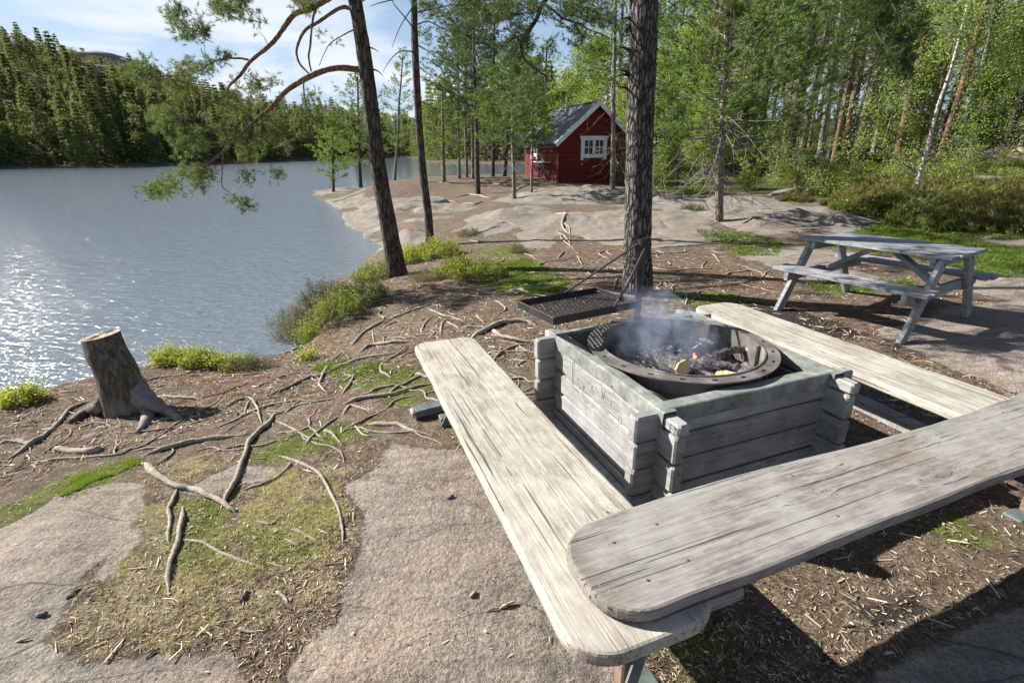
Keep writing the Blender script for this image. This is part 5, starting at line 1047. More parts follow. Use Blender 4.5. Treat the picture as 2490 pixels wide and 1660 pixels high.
midpine('pine_tree',1160,405,1190,70,7,'green pine directly behind the cabin side wall',114,.25,1.8,56,M_barkd,M_need,5)
# --- birches and leafy trees on the right
def leaftree(name,pathpx,Y_,rads,label,seed,nleaf,lsize,crown,mt,mc,cat='tree',group=None,base=None,tw=.5):
    g=Gp(*pathpx[0]) if base is None else base; Yq=g[1] if Y_ is None else Y_; rg=np.random.default_rng(seed)
    P=np.array([g+[0,0,-.1]]+[unY(x,y,Yq) for x,y in pathpx[1:]])-g; T=MB(); trunk_tube(T,P,rads,12,.2,seed,30)
    Q=curve(P,30); B=MB(); C=MB(); PT=[];TN=[]
    for (x,y,rx,ry,dY,n) in crown:
        c=unY(x,y,Yq+dY)-g; k=np.argmin(np.linalg.norm(Q+[0,0,.6]-c,axis=1)); R3=np.array([rx/KF*Yq,.8*(rx+ry)/2/KF*Yq,ry/KF*Yq])
        nc=max(3,n//3)
        tube(B,curve([Q[k],(Q[k]+c)/2+[0,0,.1],c],6),np.linspace(.02,.006,6),4,cap=False)
        tb_=rg.random()*.4
        for q in range(nc):
            u=rg.normal(size=3); u/=np.linalg.norm(u); e=c+u*R3*rg.random()**.45; tube(B,[c,(c+e)/2+rg.normal(size=3)*.06,e],[.006,.004,.002],3,cap=False)
            m_=3*int(nleaf); PT.append(e+rg.normal(size=(m_,3))*tw*np.array([.5,.5,.42])); TN.append(np.clip(tb_+.45*rg.random()+.25*rg.random(m_),0,1))
    leaves(C,np.concatenate(PT),rg,lsize,np.concatenate(TN))
    return tree_obj(name,T,B,C,mt,M_brg,mc,g,label,cat,group)
leaftree('birch_tree',[(2103,462),(2107,440),(2110,410),(2128,350),(2143,290),(2156,240),(2185,157),(2205,80),(2225,0),(2240,-80)],None,[.058,.05,.046,.045,.04,.036,.03,.024,.018,.012],'white birch with a curved leaning trunk on the right edge of the heather',201,22,.046,
 [(2070,210,60,50,0,40),(2110,120,60,50,0,40),(2180,60,60,60,.3,50),(2240,150,60,60,0,45),(2290,240,60,50,-.2,40),(2040,300,60,40,.2,34),(2090,380,60,36,.3,26),(2200,320,60,40,0,34),(2150,20,90,40,.5,50),(2260,40,80,50,0,50),(2330,160,50,60,0,34),(2330,60,50,50,0,34),(2180,400,50,30,0,18),(2000,240,40,36,.4,20),(2340,290,40,40,.3,20),(1970,330,36,30,.6,12)],M_birch,M_leaf,tw=.34)
leaftree('leaning_pine',[(2165,345),(2173,310),(2185,267),(2205,200),(2228,133),(2242,66),(2255,0),(2270,-90)],None,[.24,.20,.18,.17,.15,.13,.11,.08],'big leaning pine with grey base and orange upper trunk behind the birch',202,12,.09,[(2300,-60,90,50,0,40),(2220,-40,60,40,0,30)],M_barkor,M_needl)
def sapling(px,py,h_px,w_px,label,seed,n,lsize,mc,group=None,nst=5,name='leafy_sapling',cat='bush'):
    g=Gp(px,py); rg=np.random.default_rng(seed); H_=h_px/KF*g[1]; W_=w_px/KF*g[1]/2; T=MB(); C=MB(); PT=[]
    for k in range(nst):
        a=rg.random()*6.28; e=np.array([math.cos(a)*W_*rg.random()*.9,math.sin(a)*W_*rg.random()*.9,H_*(.7+.3*rg.random())]); Q=curve([(0,0,-.05),e*[.3,.3,.45],e],8); tube(T,Q,np.linspace(.018,.005,8),4,cap=False)
        for q in range(10):
            p=Q[1+q%7]+(rg.random(3)-.5)*[W_*1.5,W_*1.5,H_*.45]; tube(T,[Q[2+q%6],p],[.005,.002],3,cap=False); m_=n//(nst*10); PT.append(p+rg.normal(size=(m_,3))*.13*max(.6,H_/1.6))
    leaves(C,np.concatenate(PT),rg,lsize,None); o=empty(name,tuple(g),0,label,cat,group); T.obj('stems',M_brg,o,True); C.obj('leaves',mc,o); return o
SP=[(1828,440,110,70,'leafy green sapling at the left end of the dark low rock'),(1888,448,100,60,'thin stemmed sapling in the middle of the heather edge'),(1785,425,80,60,'small bush beside the brown path clearing'),(1955,450,90,70,'low leafy bush left of the birch foot'),(2130,440,70,60,'bright leafy shoot right of the birch foot'),(2210,400,90,90,'wide green bush before the stone pile'),(2300,395,60,80,'low green bush at the right edge near the flat rock'),(1500,432,110,70,'round leafy bush right behind the large pine trunk'),(1555,425,90,80,'broad bush between the large trunk and the lone shelf pine'),(1610,425,70,70,'low bush just left of the lone shelf pine'),(1440,425,120,60,'leafy bush at the right corner of the cabin'),(1292,416,50,18,'tiny pale sapling at the front corner of the cabin'),(1715,435,70,50,'dark round bush right of the lone shelf pine'),(2060,430,90,80,'pale leafy bush directly left of the birch trunk'),(1655,300,1,1,None)]
for k,(x,y,h_,w_,lb) in enumerate(SP):
    if lb: sapling(x,y,h_,w_,lb,300+k,1500 if w_>30 else 300,.06,M_leaf if k%3 else M_shrub)
# bright leafy trees behind the cabin and trunk
DT=[(1440,418,170,130,34),(1500,420,230,150,33),(1560,418,260,140,36),(1610,415,200,120,30),(1350,405,260,120,42),(1290,400,240,110,46),(1700,410,150,110,30),(2290,350,260,160,38),(2352,345,300,160,40),(2060,345,200,120,42)]
def libleaf(seed,H_=8,W_=2.2,n=26000,ls=.11,mc=None):
    rg=np.random.default_rng(seed); T=MB(); C=MB(); Q=trunk_tube(T,[(0,0,-.2),(.1,0,H_*.4),(0,.1,H_*.8),(.1,0,H_)],[.10,.08,.05,.02],8,.2,seed,14); PT=[]
    B=MB(); TN=[]
    for k in range(70):
        f=.12+.86*rg.random(); z=H_*f; a=rg.random()*6.28; l=W_*(.35+.75*math.sin(math.pi*min(1,f*.85+.1)))*(.5+.6*rg.random()); e=np.array([math.cos(a)*l,math.sin(a)*l,z+l*.35]); s0=np.array([0,0,z]); tube(B,curve([s0,(s0+e)/2+[0,0,.1],e],5),np.linspace(.025,.006,5),3,cap=False); tb_=rg.random()*.5
        for q in range(7):
            p=s0+(e-s0)*(.35+.7*rg.random())+rg.normal(size=3)*.28; m_=n//490; PT.append(p+rg.normal(size=(m_,3))*.22); TN.append(np.clip(tb_+.5*rg.random(m_),0,1))
    leaves(C,np.concatenate(PT),rg,ls,np.concatenate(TN)); return T,B,C
LIB={}
def lib(name,key,T,B,C,mt,mb_,mc,label,cat,group):
    o=tree_obj(name,T,B,C,mt,mb_,mc,(0,0,0),label,cat,group); LIB[key]=[o,0]; return o
def inst(key,loc,rz,s,label=None,sz=None):
    o,n=LIB[key]
    if n: o=copy_tree(o)
    LIB[key][1]+=1; o.location=loc; o.rotation_euler=(0,0,rz); o.scale=(s,s,sz or s)
    if label: o['label']=label
    return o
gL='leafy trees behind the cabin and along the forest edge'
for k in range(3): T,B,C=libleaf(400+k); lib('leafy_tree',('L',k),T,B,C,M_birch if k==0 else M_bark,M_brg,M_leaf,'bright green leafy tree at the forest edge behind the cabin',"tree",gL)
rg=np.random.default_rng(9)
for k,(x,y,hpx,wpx,Yd) in enumerate(DT):
    p=unY(x,y,Yd); p[2]=hz(p[0],p[1]); inst(('L',k%3),tuple(p),rg.random()*6,hpx/KF*Yd/8*(1.0))
# --- forest pines: library of five, then copies
gP='pines of the forest on the right'
for k in range(5):
    T,B,C=pine_mesh(15,500+k,(.30,.38,.45,.5,.34)[k],(2.3,2.0,2.1,1.9,2.4)[k],54,.26,.034,9,6,.15+.02*k,(.3*(k-2),.1),10,rtop=.3,clump=1.7)
    lib('forest_pine',('P',k),T,B,C,(M_bark,M_barkor,M_bark,M_barkor,M_barkd)[k],M_brg,(M_need,M_needl,M_needd,M_need,M_needl)[k],'tall pine with a bare lower trunk in the forest on the right','tree',gP)
FP=[(1880,370,30,0,.95),(1910,378,30,1,.8),(1936,375,34,3,.8),(1946,378,34,0,.75),(1981,352,34,2,1.0),(1991,352,36,4,.9),(1815,335,44,4,1.1),(1828,333,47,2,1.1),(1845,333,46,0,1.1),(1800,336,52,1,1.1),(1691,392,30,4,.8),(1731,382,32,4,.85),(2010,340,44,2,1.0),(2030,345,40,0,1.),(2300,350,34,4,.9),(2345,345,36,2,1.0),(2250,345,40,1,1.),(1520,400,40,0,.95),(1480,395,44,3,1.),(1580,400,44,1,1.1),(1640,395,46,2,1.1),(1420,395,46,4,1.),(1380,395,50,0,.9),(1320,392,52,2,.85),(1250,390,50,4,.85),(1210,392,44,1,.8)]
rg=np.random.default_rng(77); used=[]
for x,y,Yd,k,s_ in FP:
    p=unY(x,y,Yd); p[2]=hz(p[0],p[1])-.1; used.append(p[:2]); inst(('P',k),tuple(p),rg.random()*6.28,s_)
n_=0; tries=0
while n_<120 and tries<6000:
    tries+=1; px=rg.uniform(1150,2600); Yd=math.exp(rg.uniform(math.log(34),math.log(95))); p=unY(px,340,Yd); x,y=p[0],p[1]
    if px<1500 and Yd<48: continue
    if sd_poly(np.array([x]),np.array([y]),LAND)[0]<4 and sd_poly(np.array([x]),np.array([y]),FAR)[0]<3: continue
    if any((x-u[0])**2+(y-u[1])**2<(2.2 if Yd<60 else 2.8)**2 for u in used): continue
    used.append((x,y)); n_+=1; inst(('P',int(rg.integers(5))),(x,y,hz(x,y)-.15),rg.random()*6.28,.8+.4*rg.random())
# young pines and undergrowth spruces between
for k in range(2):
    T,B,C=pine_mesh(4.5,520+k,.12,1.2,40,.20,.026,9,6,.06,(.1,0),3,clump=1.3); lib('young_pine',('Y',k),T,B,C,M_bark,M_brg,(M_needl,M_need)[k],'young bushy pine among the tall forest trunks','tree','young pines below the tall forest')
for k in range(26):
    px=rg.uniform(1480,2420); Yd=rg.uniform(30,55); p=unY(px,345,Yd); inst(('Y',k%2),(p[0],p[1],hz(p[0],p[1])),rg.random()*6,.6+.7*rg.random())
# --- far shore: spruces, pines and birches
def far_spruce(seed,H_=15,W_=2.4,n=340):
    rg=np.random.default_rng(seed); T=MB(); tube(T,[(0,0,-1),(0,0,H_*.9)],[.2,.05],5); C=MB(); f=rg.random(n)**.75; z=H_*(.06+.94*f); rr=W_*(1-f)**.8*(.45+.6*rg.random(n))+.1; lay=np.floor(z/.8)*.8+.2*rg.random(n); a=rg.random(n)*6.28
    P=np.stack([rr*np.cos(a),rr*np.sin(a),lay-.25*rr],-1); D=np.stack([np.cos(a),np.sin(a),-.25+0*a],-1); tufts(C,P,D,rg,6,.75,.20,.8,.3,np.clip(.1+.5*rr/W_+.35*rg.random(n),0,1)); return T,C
def far_pine(seed,H_=13,n=15):
    rg=np.random.default_rng(seed); T=MB(); tube(T,[(0,0,-1),(.2,0,H_*.5),(0,.2,H_*.95)],[.19,.14,.05],5); C=MB()
    for k in range(n):
        f=.38+.6*rg.random(); a=rg.random()*6.28; l=2.0*(1.15-f)*(.5+rg.random()); c=np.array([l*math.cos(a),l*math.sin(a),H_*f]); m_=16; P=c+rg.normal(size=(m_,3))*[.62,.62,.32]; tube(T,[(0,0,H_*f-.3),tuple(c)],[.05,.02],3,cap=False)
        tufts(C,P,rg.normal(size=(m_,3))*.5+[0,0,.8],rg,6,.42,.13,1.1,.3,np.clip(rg.random()*.6+.3*rg.random(m_),0,1))
    return T,C
def far_birch(seed,H_=9,n=14):
    rg=np.random.default_rng(seed); T=MB(); tube(T,[(0,0,-1),(.3,0,H_*.5),(.2,.2,H_*.95)],[.12,.08,.03],5); C=MB(); P=[]
    for k in range(n): f=.4+.6*rg.random(); a=rg.random()*6.28; l=1.5*(1.2-f); P.append(np.array([l*math.cos(a),l*math.sin(a),H_*f])+rg.normal(size=(60,3))*[.6,.6,.5])
    leaves(C,np.concatenate(P),rg,.36,None); return T,C
gS='spruces on the far shore'; gF='pines on the far shore hill'; gB='pale birches on the far shore'
for k in range(4): T,C=far_spruce(600+k,(15,17,13,15)[k],(2.3,2.6,2.2,1.9)[k]); lib('spruce_tree',('S',k),T,None,C,M_barkd,None,M_fars,'dark pointed spruce on the wooded far shore of the lake','tree',gS)
for k in range(4): T,C=far_pine(610+k); lib('hill_pine',('F',k),T,None,C,M_bark,None,M_farp,'dull green pine on the wooded hill across the lake','tree',gF)
for k in range(2): T,C=far_birch(620+k); lib('far_birch',('B',k),T,None,C,M_birch,None,mat('far_birch_leaves',foliage((.08,.12,.03),(.14,.18,.05),(.22,.25,.09)),.5,.3) if True else None,'pale leaved birch near the waterline of the far shore','tree',gB)
rg=np.random.default_rng(88); cnt={'S':0,'F':0,'B':0}; used=[]; rest=[]
for tries in range(9000):
    thv=rg.uniform(R(-60),R(9)); dd=math.exp(rg.uniform(math.log(90),math.log(340))); x,y=dd*math.sin(thv),dd*math.cos(thv)
    f=float(sd_poly(np.array([x]),np.array([y]),FAR)[0])
    if f<1.5: continue
    rockface=abs(math.degrees(thv)+38)<3 and 35<f<60
    if rockface: continue
    ms=2.0 if f<25 else 2.7
    if any((x-u[0])**2+(y-u[1])**2<ms*ms for u in used[-1500:]): continue
    used.append((x,y)); z=hz(x,y)
    k=rg.random(); ty='S' if k<(.55 if f<40 else .3) else ('B' if k>.9 and f<40 else 'F')
    if f<55 and cnt[ty]<{'S':150,'F':150,'B':34}[ty]:
        nk={'S':4,'F':4,'B':2}[ty]; inst((ty,int(rg.integers(nk))),(x,y,z-.2),rg.random()*6,(.55+.5*rg.random())); cnt[ty]+=1
    else: rest.append((x,y,z,ty))
    if len(used)>3300: break
# the wood that reads as one mass further up the slope
def merge_stuff(name,items,m,idx,label,cat):
    V=[];F=[];TN=[];n0=0
    for (x,y,z,ty) in items:
        ty2=ty if ty!='B' else 'F'; o=LIB[(ty2,int(rg.integers(4)))][0]; me=[c for c in o.children if c.name.startswith('crown')][0].data
        co=np.empty(len(me.vertices)*3,np.float32); me.vertices.foreach_get('co',co); co=co.reshape(-1,3); lp=np.empty(len(me.loops),np.int32); me.loops.foreach_get('vertex_index',lp)
        if not all(p==(3 if idx==1 else p) for p in (3,)): pass
        tt=np.empty(len(me.polygons),np.int32); me.polygons.foreach_get('loop_total',tt); tn=np.empty(len(me.vertices),np.float32); me.attributes['tone'].data.foreach_get('value',tn)
        s=.5+.45*rg.random(); a=rg.random()*6.28; c_,s_=math.cos(a),math.sin(a); co=co*s; V.append(np.stack([co[:,0]*c_-co[:,1]*s_+x,co[:,0]*s_+co[:,1]*c_+y,co[:,2]+z-.2],-1)); F.append((lp+n0,tt)); n0+=len(co); TN.append(np.clip(tn*.6+.65*(rg.random()-.25),0,1))
    me=bpy.data.meshes.new(name); VV=np.concatenate(V); lp=np.concatenate([f[0] for f in F]).astype(np.int32); tt=np.concatenate([f[1] for f in F]).astype(np.int32)
    me.vertices.add(len(VV)); me.vertices.foreach_set('co',VV.astype(np.float32).ravel()); me.loops.add(len(lp)); me.loops.foreach_set('vertex_index',lp); me.polygons.add(len(tt)); st=np.zeros(len(tt),np.int32); st[1:]=np.cumsum(tt)[:-1]; me.polygons.foreach_set('loop_start',st); me.polygons.foreach_set('loop_total',tt)
    a=me.attributes.new('tone','FLOAT','POINT'); a.data.foreach_set('value',np.concatenate(TN)); me.update(calc_edges=True)
    return tag(mkobj(name,me,m),label,cat,kind='stuff')
merge_stuff('far_woods',rest,M_farp,-1 if False else 1,'dense mixed woods covering the hill behind the far shore trees','woods')
# ------------------------------------------------------------------ bilberry, heather, grass, litter
def bush(px,py,w_,h_,label,seed,mc,n=2600,ls=.020,kind='leaf',d_=None,name='bilberry_bush',cat='bush',group=None,at=None):
    """low mound of thin upright stems with small leaves"""
    h_*=1.05; g=Gp(px,py) if at is None else np.array(at); rg=np.random.default_rng(seed); d_=d_ or w_*.8; T=MB(); C=MB(); ns_=max(30,int(w_*110)); PT=[];TN=[];DD=[]
    for k in range(ns_):
        a=rg.random()*6.28; q=rg.random()**.5; x,y=math.cos(a)*q*w_/2,math.sin(a)*q*d_/2; z=float(gz(g[0]+x,g[1]+y))-g[2]
        hk=h_*(1-.65*q*q)*(.55+.6*rg.random()); e=np.array([x*1.12+.05*rg.normal(),y*1.12+.05*rg.normal(),z+hk]); tube(T,curve([(x,y,z-.03),((x+e[0])/2+.02*rg.normal(),(y+e[1])/2,z+hk*.5),e],5),[.0035,.003,.0025,.002,.001],3,cap=False)
        m_=max(3,n//ns_); f=.35+.65*rg.random(m_)[:,None]; PT.append(np.array([x,y,z])*(1-f)+e*f+rg.normal(size=(m_,3))*.028); TN.append(np.clip(.2+.5*rg.random()*np.ones(m_)+.3*rg.random(m_)*f[:,0],0,1))
    P=np.concatenate(PT); TN=np.concatenate(TN)
    if kind=='leaf': leaves(C,P,rg,ls,TN,-.2)
    else: tufts(C,P,rg.normal(size=P.shape)*.5+[0,0,1],rg,7,ls*2.0,ls*.28,.8,.03,TN)
    o=empty(name,tuple(g),0,label,cat,group); T.obj('stems',M_brg,o); C.obj('leaves',mc,o); return o
BS=[(690,772,.75,.42,'large dark heather mound overhanging the water left of the lakeside pine',M_heath,2600,.026,'n','heather_bush'),(755,745,.85,.46,'middle green mound of the big bank shrub beside the water',M_shrub,5000,.022,'leaf','bilberry_bush'),(820,700,.8,.40,'far green end of the big bank shrub, nearest the lakeside pine',M_shrub,4600,.022,'leaf','bilberry_bush'),(660,745,.55,.38,'wispy brown twigs at the water side tip of the bank shrub',M_heath,1300,.022,'n','heather_bush'),
(730,700,.7,.42,'tall back part of the bank shrub in front of the lake',M_heath,2400,.028,'n','heather_bush'),(860,640,.8,.34,'pale green bush just left of the lakeside pine trunk',M_shrub,3800,.024,'leaf','bilberry_bush'),(950,600,.75,.36,'yellow green bush between the two lakeside trunks',M_yel,3800,.026,'leaf','bilberry_bush'),(1005,590,.85,.40,'yellow green bush right of the slim pine foot',M_yel,4200,.027,'leaf','bilberry_bush'),
(1060,632,.8,.36,'bright green bush at the left end of the moss patch',M_yel,4200,.026,'leaf','bilberry_bush'),(1110,640,.6,.26,'low bright green bush touching the moss patch',M_shrub,3200,.024,'leaf','bilberry_bush'),(985,640,.6,.16,'low dark heather at the right of the lakeside pine foot',M_heath,1500,.024,'n','heather_bush'),
(300,800,.5,.24,'grey brown heather standing at the water just behind the stump top',M_heath,1500,.02,'n','heather_bush'),(590,845,.3,.14,'wispy dry heather tip at the inner end of the cove bank',M_heath,700,.02,'n','heather_bush'),(150,850,.5,.22,'loose grey heather overhanging the lake left of the stump',M_heath,1500,.02,'n','heather_bush'),(395,832,.42,.17,'yellow green bilberry clump on the bank right of the stump',M_yel,2600,.019,'leaf','bilberry_bush'),(460,838,.45,.17,'yellow bilberry clump in the middle of the bank behind the stump',M_yel,2800,.019,'leaf','bilberry_bush'),(525,840,.42,.14,'small yellow green clump at the end of the bank by the cove',M_yel,2200,.018,'leaf','bilberry_bush'),(350,822,.5,.20,'grey brown heather directly right of the stump top',M_heath,1600,.022,'n','heather_bush'),(430,815,.7,.20,'dry heather behind the yellow bilberry clumps at the water',M_heath,1700,.022,'n','heather_bush'),
(545,848,.35,.12,'dry twiggy heather at the corner of the cove',M_heath,900,.02,'n','heather_bush'),(180,862,.55,.16,'dark low heather on the bank left of the stump',M_heath,1700,.022,'n','heather_bush'),(110,885,.5,.15,'grey heather between the stump and the yellow bush',M_heath,1500,.022,'n','heather_bush'),(48,925,.32,.17,'round yellow green bush at the left picture edge',M_yel,2600,.019,'leaf','bilberry_bush'),(706,826,.16,.16,'single small yellow sprig beside the cove',M_yel,500,.02,'leaf','bilberry_bush'),
(800,412,1.9,.7,'dark juniper like bush on the rocky point behind the small pine',M_needd,2600,.05,'n','juniper_bush'),(1075,540,.5,.16,'tiny bush on the rock edge behind the moss patch',M_heath,900,.03,'n','heather_bush'),(1190,580,.35,.18,'small dry bush on the soil before the pale rock',M_heath,700,.024,'n','heather_bush'),(1590,487,.6,.16,'small round heather on the rock shelf near the lone pine',M_heath,700,.04,'n','heather_bush')]
for k,(x,y,w_,h_,lb,mc,n,ls,kd,nm) in enumerate(BS): bush(x,y,w_,h_,lb,700+k,mc,int(n*(1 if kd=='leaf' else 1.8)),ls*(1 if kd=='leaf' else .62),'leaf',name=nm)
# undergrowth clumps of the forest edge: three kinds copied
def clump(seed,mc,ls,kd,n=1500):
    rg=np.random.default_rng(seed); T=MB(); C=MB(); PT=[]
    for k in range(46):
        a=rg.random()*6.28; q=rg.random()**.6; x,y=math.cos(a)*q*.8,math.sin(a)*q*.7; h_=.30*(1-.6*q*q)*(.5+.7*rg.random()); e=np.array([x*1.1,y*1.1,h_]); tube(T,[(x,y,-.12),e],[.006,.002],3,cap=False); m_=n//46; f=.25+.75*rg.random(m_)[:,None]; PT.append(np.array([x,y,0])*(1-f)+e*f+rg.normal(size=(m_,3))*.06)
    P=np.concatenate(PT)
    if kd=='leaf': leaves(C,P,rg,ls,None)
    else: tufts(C,P,rg.normal(size=P.shape)*.5+[0,0,1],rg,7,ls*2,ls*.3,.8,.05,None)
    return T,C
gH='heather and bilberry clumps at the forest edge'
for k,(mc,ls,kd,lb) in enumerate(((mat('green_heath',foliage((.05,.065,.02),(.13,.16,.04),(.26,.29,.08),.35),.7,.2),.06,'n','brown green heather clump at the edge of the forest'),(M_shrub,.045,'leaf','green bilberry clump at the edge of the forest'),(mat('russet_heath',foliage((.06,.05,.02),(.15,.14,.045),(.28,.27,.08),.35),.7,.2),.05,'n','brown green heather clump at the edge of the forest'))): T,C=clump(800+k,mc,ls,kd); lib('heather_clump',('H',k),T,None,C,M_brg,None,mc,lb,'undergrowth',gH)
for c in LIB[('H',0)][0].children: pass
rg=np.random.default_rng(55); HP=[]
for k in range(150):
    if k<95: px,py=rg.uniform(1790,2500),rg.uniform(438,525); 
    else: px,py=rg.uniform(1430,2450),rg.uniform(385,440)
    if py<430 and px<1480: continue
    if 2110<px<2400 and 400<py<430: continue
    if px<2000 and py>480: continue
    if px<1900 and py>462: continue
    if px<1780 and py>432: continue
    g=Gp(px,py); 
    inst(('H',int(rg.integers(3))),(g[0],g[1],float(gz(g[0],g[1]))-.03),rg.random()*6.28,.55+.8*rg.random())
# low dark rocks at the right, the stone pile, boulders of the shelf
def rock(px,py,sx_,sy_,sz_,label,seed,m,name='boulder',cat='rock',group=None,sink=.3,rz=0):
    g=Gp(px,py); rg=np.random.default_rng(seed); n=24; a=np.linspace(0,2*np.pi,36,endpoint=False); e=np.linspace(-.5,1.5707,n); V=[]
    A_2,E_2=np.meshgrid(a,e); d=np.stack([np.cos(E_2)*np.cos(A_2),np.cos(E_2)*np.sin(A_2),np.sin(E_2)],-1).reshape(-1,3)
    for q in range(7):
        nn=rg.normal(size=3); nn/=np.linalg.norm(nn); dd=.62+.25*rg.random(); pr_=d@nn; d=d-np.clip(pr_-dd,0,None)[:,None]*nn
    d=d*(1+.06*fbm(d[:,0]*3+seed,d[:,1]*3+d[:,2]*2,seed,4))[:,None]
    v=d*[sx_,sy_,sz_]; v[:,2]-=sink*sz_; mb=MB(); i=np.arange(n-1)[:,None]*36; j=np.arange(36)[None]; j2=(j+1)%36
    mb.addA(v,np.stack([i+j,i+j2,i+36+j2,i+36+j],-1).reshape(-1,4)); o=mb.obj(name,m,None,True,loc=tuple(g),rot=(0,0,rz)); return tag(o,label,cat,group)
def m_stone(t,b,o,m):
    c=t.ramp(t.noise(o,4,8,.7),[(.3,(.09,.085,.075)),(.5,(.19,.175,.155)),(.68,(.32,.30,.265))]); c=t.mix(t.ramp(t.noise(o,12,5,.7),[(.55,0.0),(.66,.6)]),c,(.16,.17,.10)); L(t,c,b.inputs['Base Color']); L(t,t.bump(t.noise(o,14,6,.7),.9,.04),b.inputs['Normal'])
M_stone=mat('lichen_stone',m_stone,.95)
rock(1005,467,.55,.35,.32,'angular reddish boulder on the shelf between the slim pine and the inlet trees',1,M_stone)
rock(960,472,.30,.25,.18,'small stone block left of the angular reddish boulder',2,M_stone)
rock(1950,512,.75,.5,.28,'rounded lichen grey rock hump at the near edge of the heather',3,M_stone)
rock(1705,497,.7,.5,.22,'low yellow lichen rock hump beside the lone shelf pine',4,M_stone)
rock(1900,442,2.2,.5,.30,'long low dark rock ledge behind the leafy saplings',5,M_stone,rz=.1); rock(2230,425,2.6,.9,.40,'long flat grey rock ledge right of the birch',6,M_stone,rz=-.1)
rock(1500,505,.5,.35,.12,'flat stone just right of the large trunk on the shelf',7,M_stone)
M_pile=mat('ochre_stone',lambda t,b,o,m:L(t,t.ramp(t.noise(o,5,6,.7),[(.3,(.10,.07,.045)),(.5,(.25,.19,.13)),(.7,(.46,.40,.31))]),b.inputs['Base Color']),.95)
rg=np.random.default_rng(66)
for k in range(34):
    px=2295+rg.normal()*40; py=352+rg.random()*22-14*math.exp(-((px-2300)/45)**2); rock(px,py,.25+.35*rg.random(),.3,.2+.25*rg.random(),'ochre boulder in the stone pile under the trees at the right',60+k,M_pile,'pile_stone','rock','stones of the ochre pile',sink=-.2 if k%2 else .2)
rock(1835,430,.2,.15,.15,'small pale stone among the saplings',9,M_stone)
rock(210,1003,.075,.045,.035,'small pale stone on the soil below the stump',10,M_stone); 
# grass tufts
def scatter(polys,n,seed,dens=None):
    rg=np.random.default_rng(seed); out=[]; ar=[]
    for P in polys:
        P=np.array(P); x0,y0=P.min(0); x1,y1=P.max(0); ar.append((x1-x0)*(y1-y0))
    ar=np.array(ar); ar=np.minimum(ar,30); ar/=ar.sum()
    for P,f in zip(polys,ar):
        P_=np.array(P); x0,y0=P_.min(0)-.1; x1,y1=P_.max(0)+.1; m_=int(n*f)+5; x=rg.uniform(x0,x1,m_*3); y=rg.uniform(y0,y1,m_*3); k=sd_poly(x,y,P)+.12*fbm(x*5,y*5,seed,3)>-.02; x,y=x[k][:m_],y[k][:m_]; out.append(np.stack([x,y],-1))
    return np.concatenate(out)
def blades(name,XY,seed,ln,wd,nb,m,label,cat,tone=None,spread=.55):
    rg=np.random.default_rng(seed); rr_=np.hypot(XY[:,0],XY[:,1]); C=MB(); z=gz(XY[:,0],XY[:,1])-.004; P=np.column_stack([XY,z]); 
    tufts(C,P,np.tile([0,0,1.],(len(P),1))+rg.normal(size=(len(P),3))*.25,rg,nb,ln,wd,spread,.0,tone if tone is None else tone(rg,len(P))); return tag(C.obj(name,m),label,cat,kind='stuff')
XY=scatter([GREEN[i] for i in (0,0,1,7,8,9,11,13,14,15)],9000,1); keep=fbm(XY[:,0]*3.3,XY[:,1]*3.3,33,4)>.06; XY=XY[keep]
near_=np.hypot(XY[:,0],XY[:,1])<4.2
blades('grass',XY[near_],2,.022,.0024,9,M_grass,'short green grass growing in patches between the roots','grass')
blades('short_grass',XY[~near_],3,.034,.006,12,M_grass,'short bright grass round the moss patch before the trees','grass')
XY=scatter([poly((140,1112),(230,1072),(325,1046),(335,1066),(240,1096),(150,1135))],2200,5); XY=XY[fbm(XY[:,0]*6,XY[:,1]*6,91,3)>-.15]; blades('lush_grass',XY,6,.030,.0024,8,M_grass,'lush bright grass strip along the left rock slab','grass',lambda r_,n:.5+.5*r_.random(n))
XY=scatter([GREEN[2],GREEN[3],GREEN[4],GREEN[5],GREEN[10]],14000,7); blades('meadow_grass',XY,8,.05,.010,7,M_grass,'short grass behind the picnic table and on the shelf','grass')
XY=scatter(STRAW,15000,9); XY=XY[(fbm(XY[:,0]*3.1,XY[:,1]*3.1,92,4)+.35*(rng.random(len(XY))-.5))>.20]; M_straw=mat('dry_straw',foliage((.24,.20,.09),(.52,.47,.23),(.78,.72,.44),.3),.8,.2)
blades('dry_grass',XY,10,.022,.0020,7,M_straw,'flattened dry yellow grass in front of the central rock slab','grass',spread=1.3)
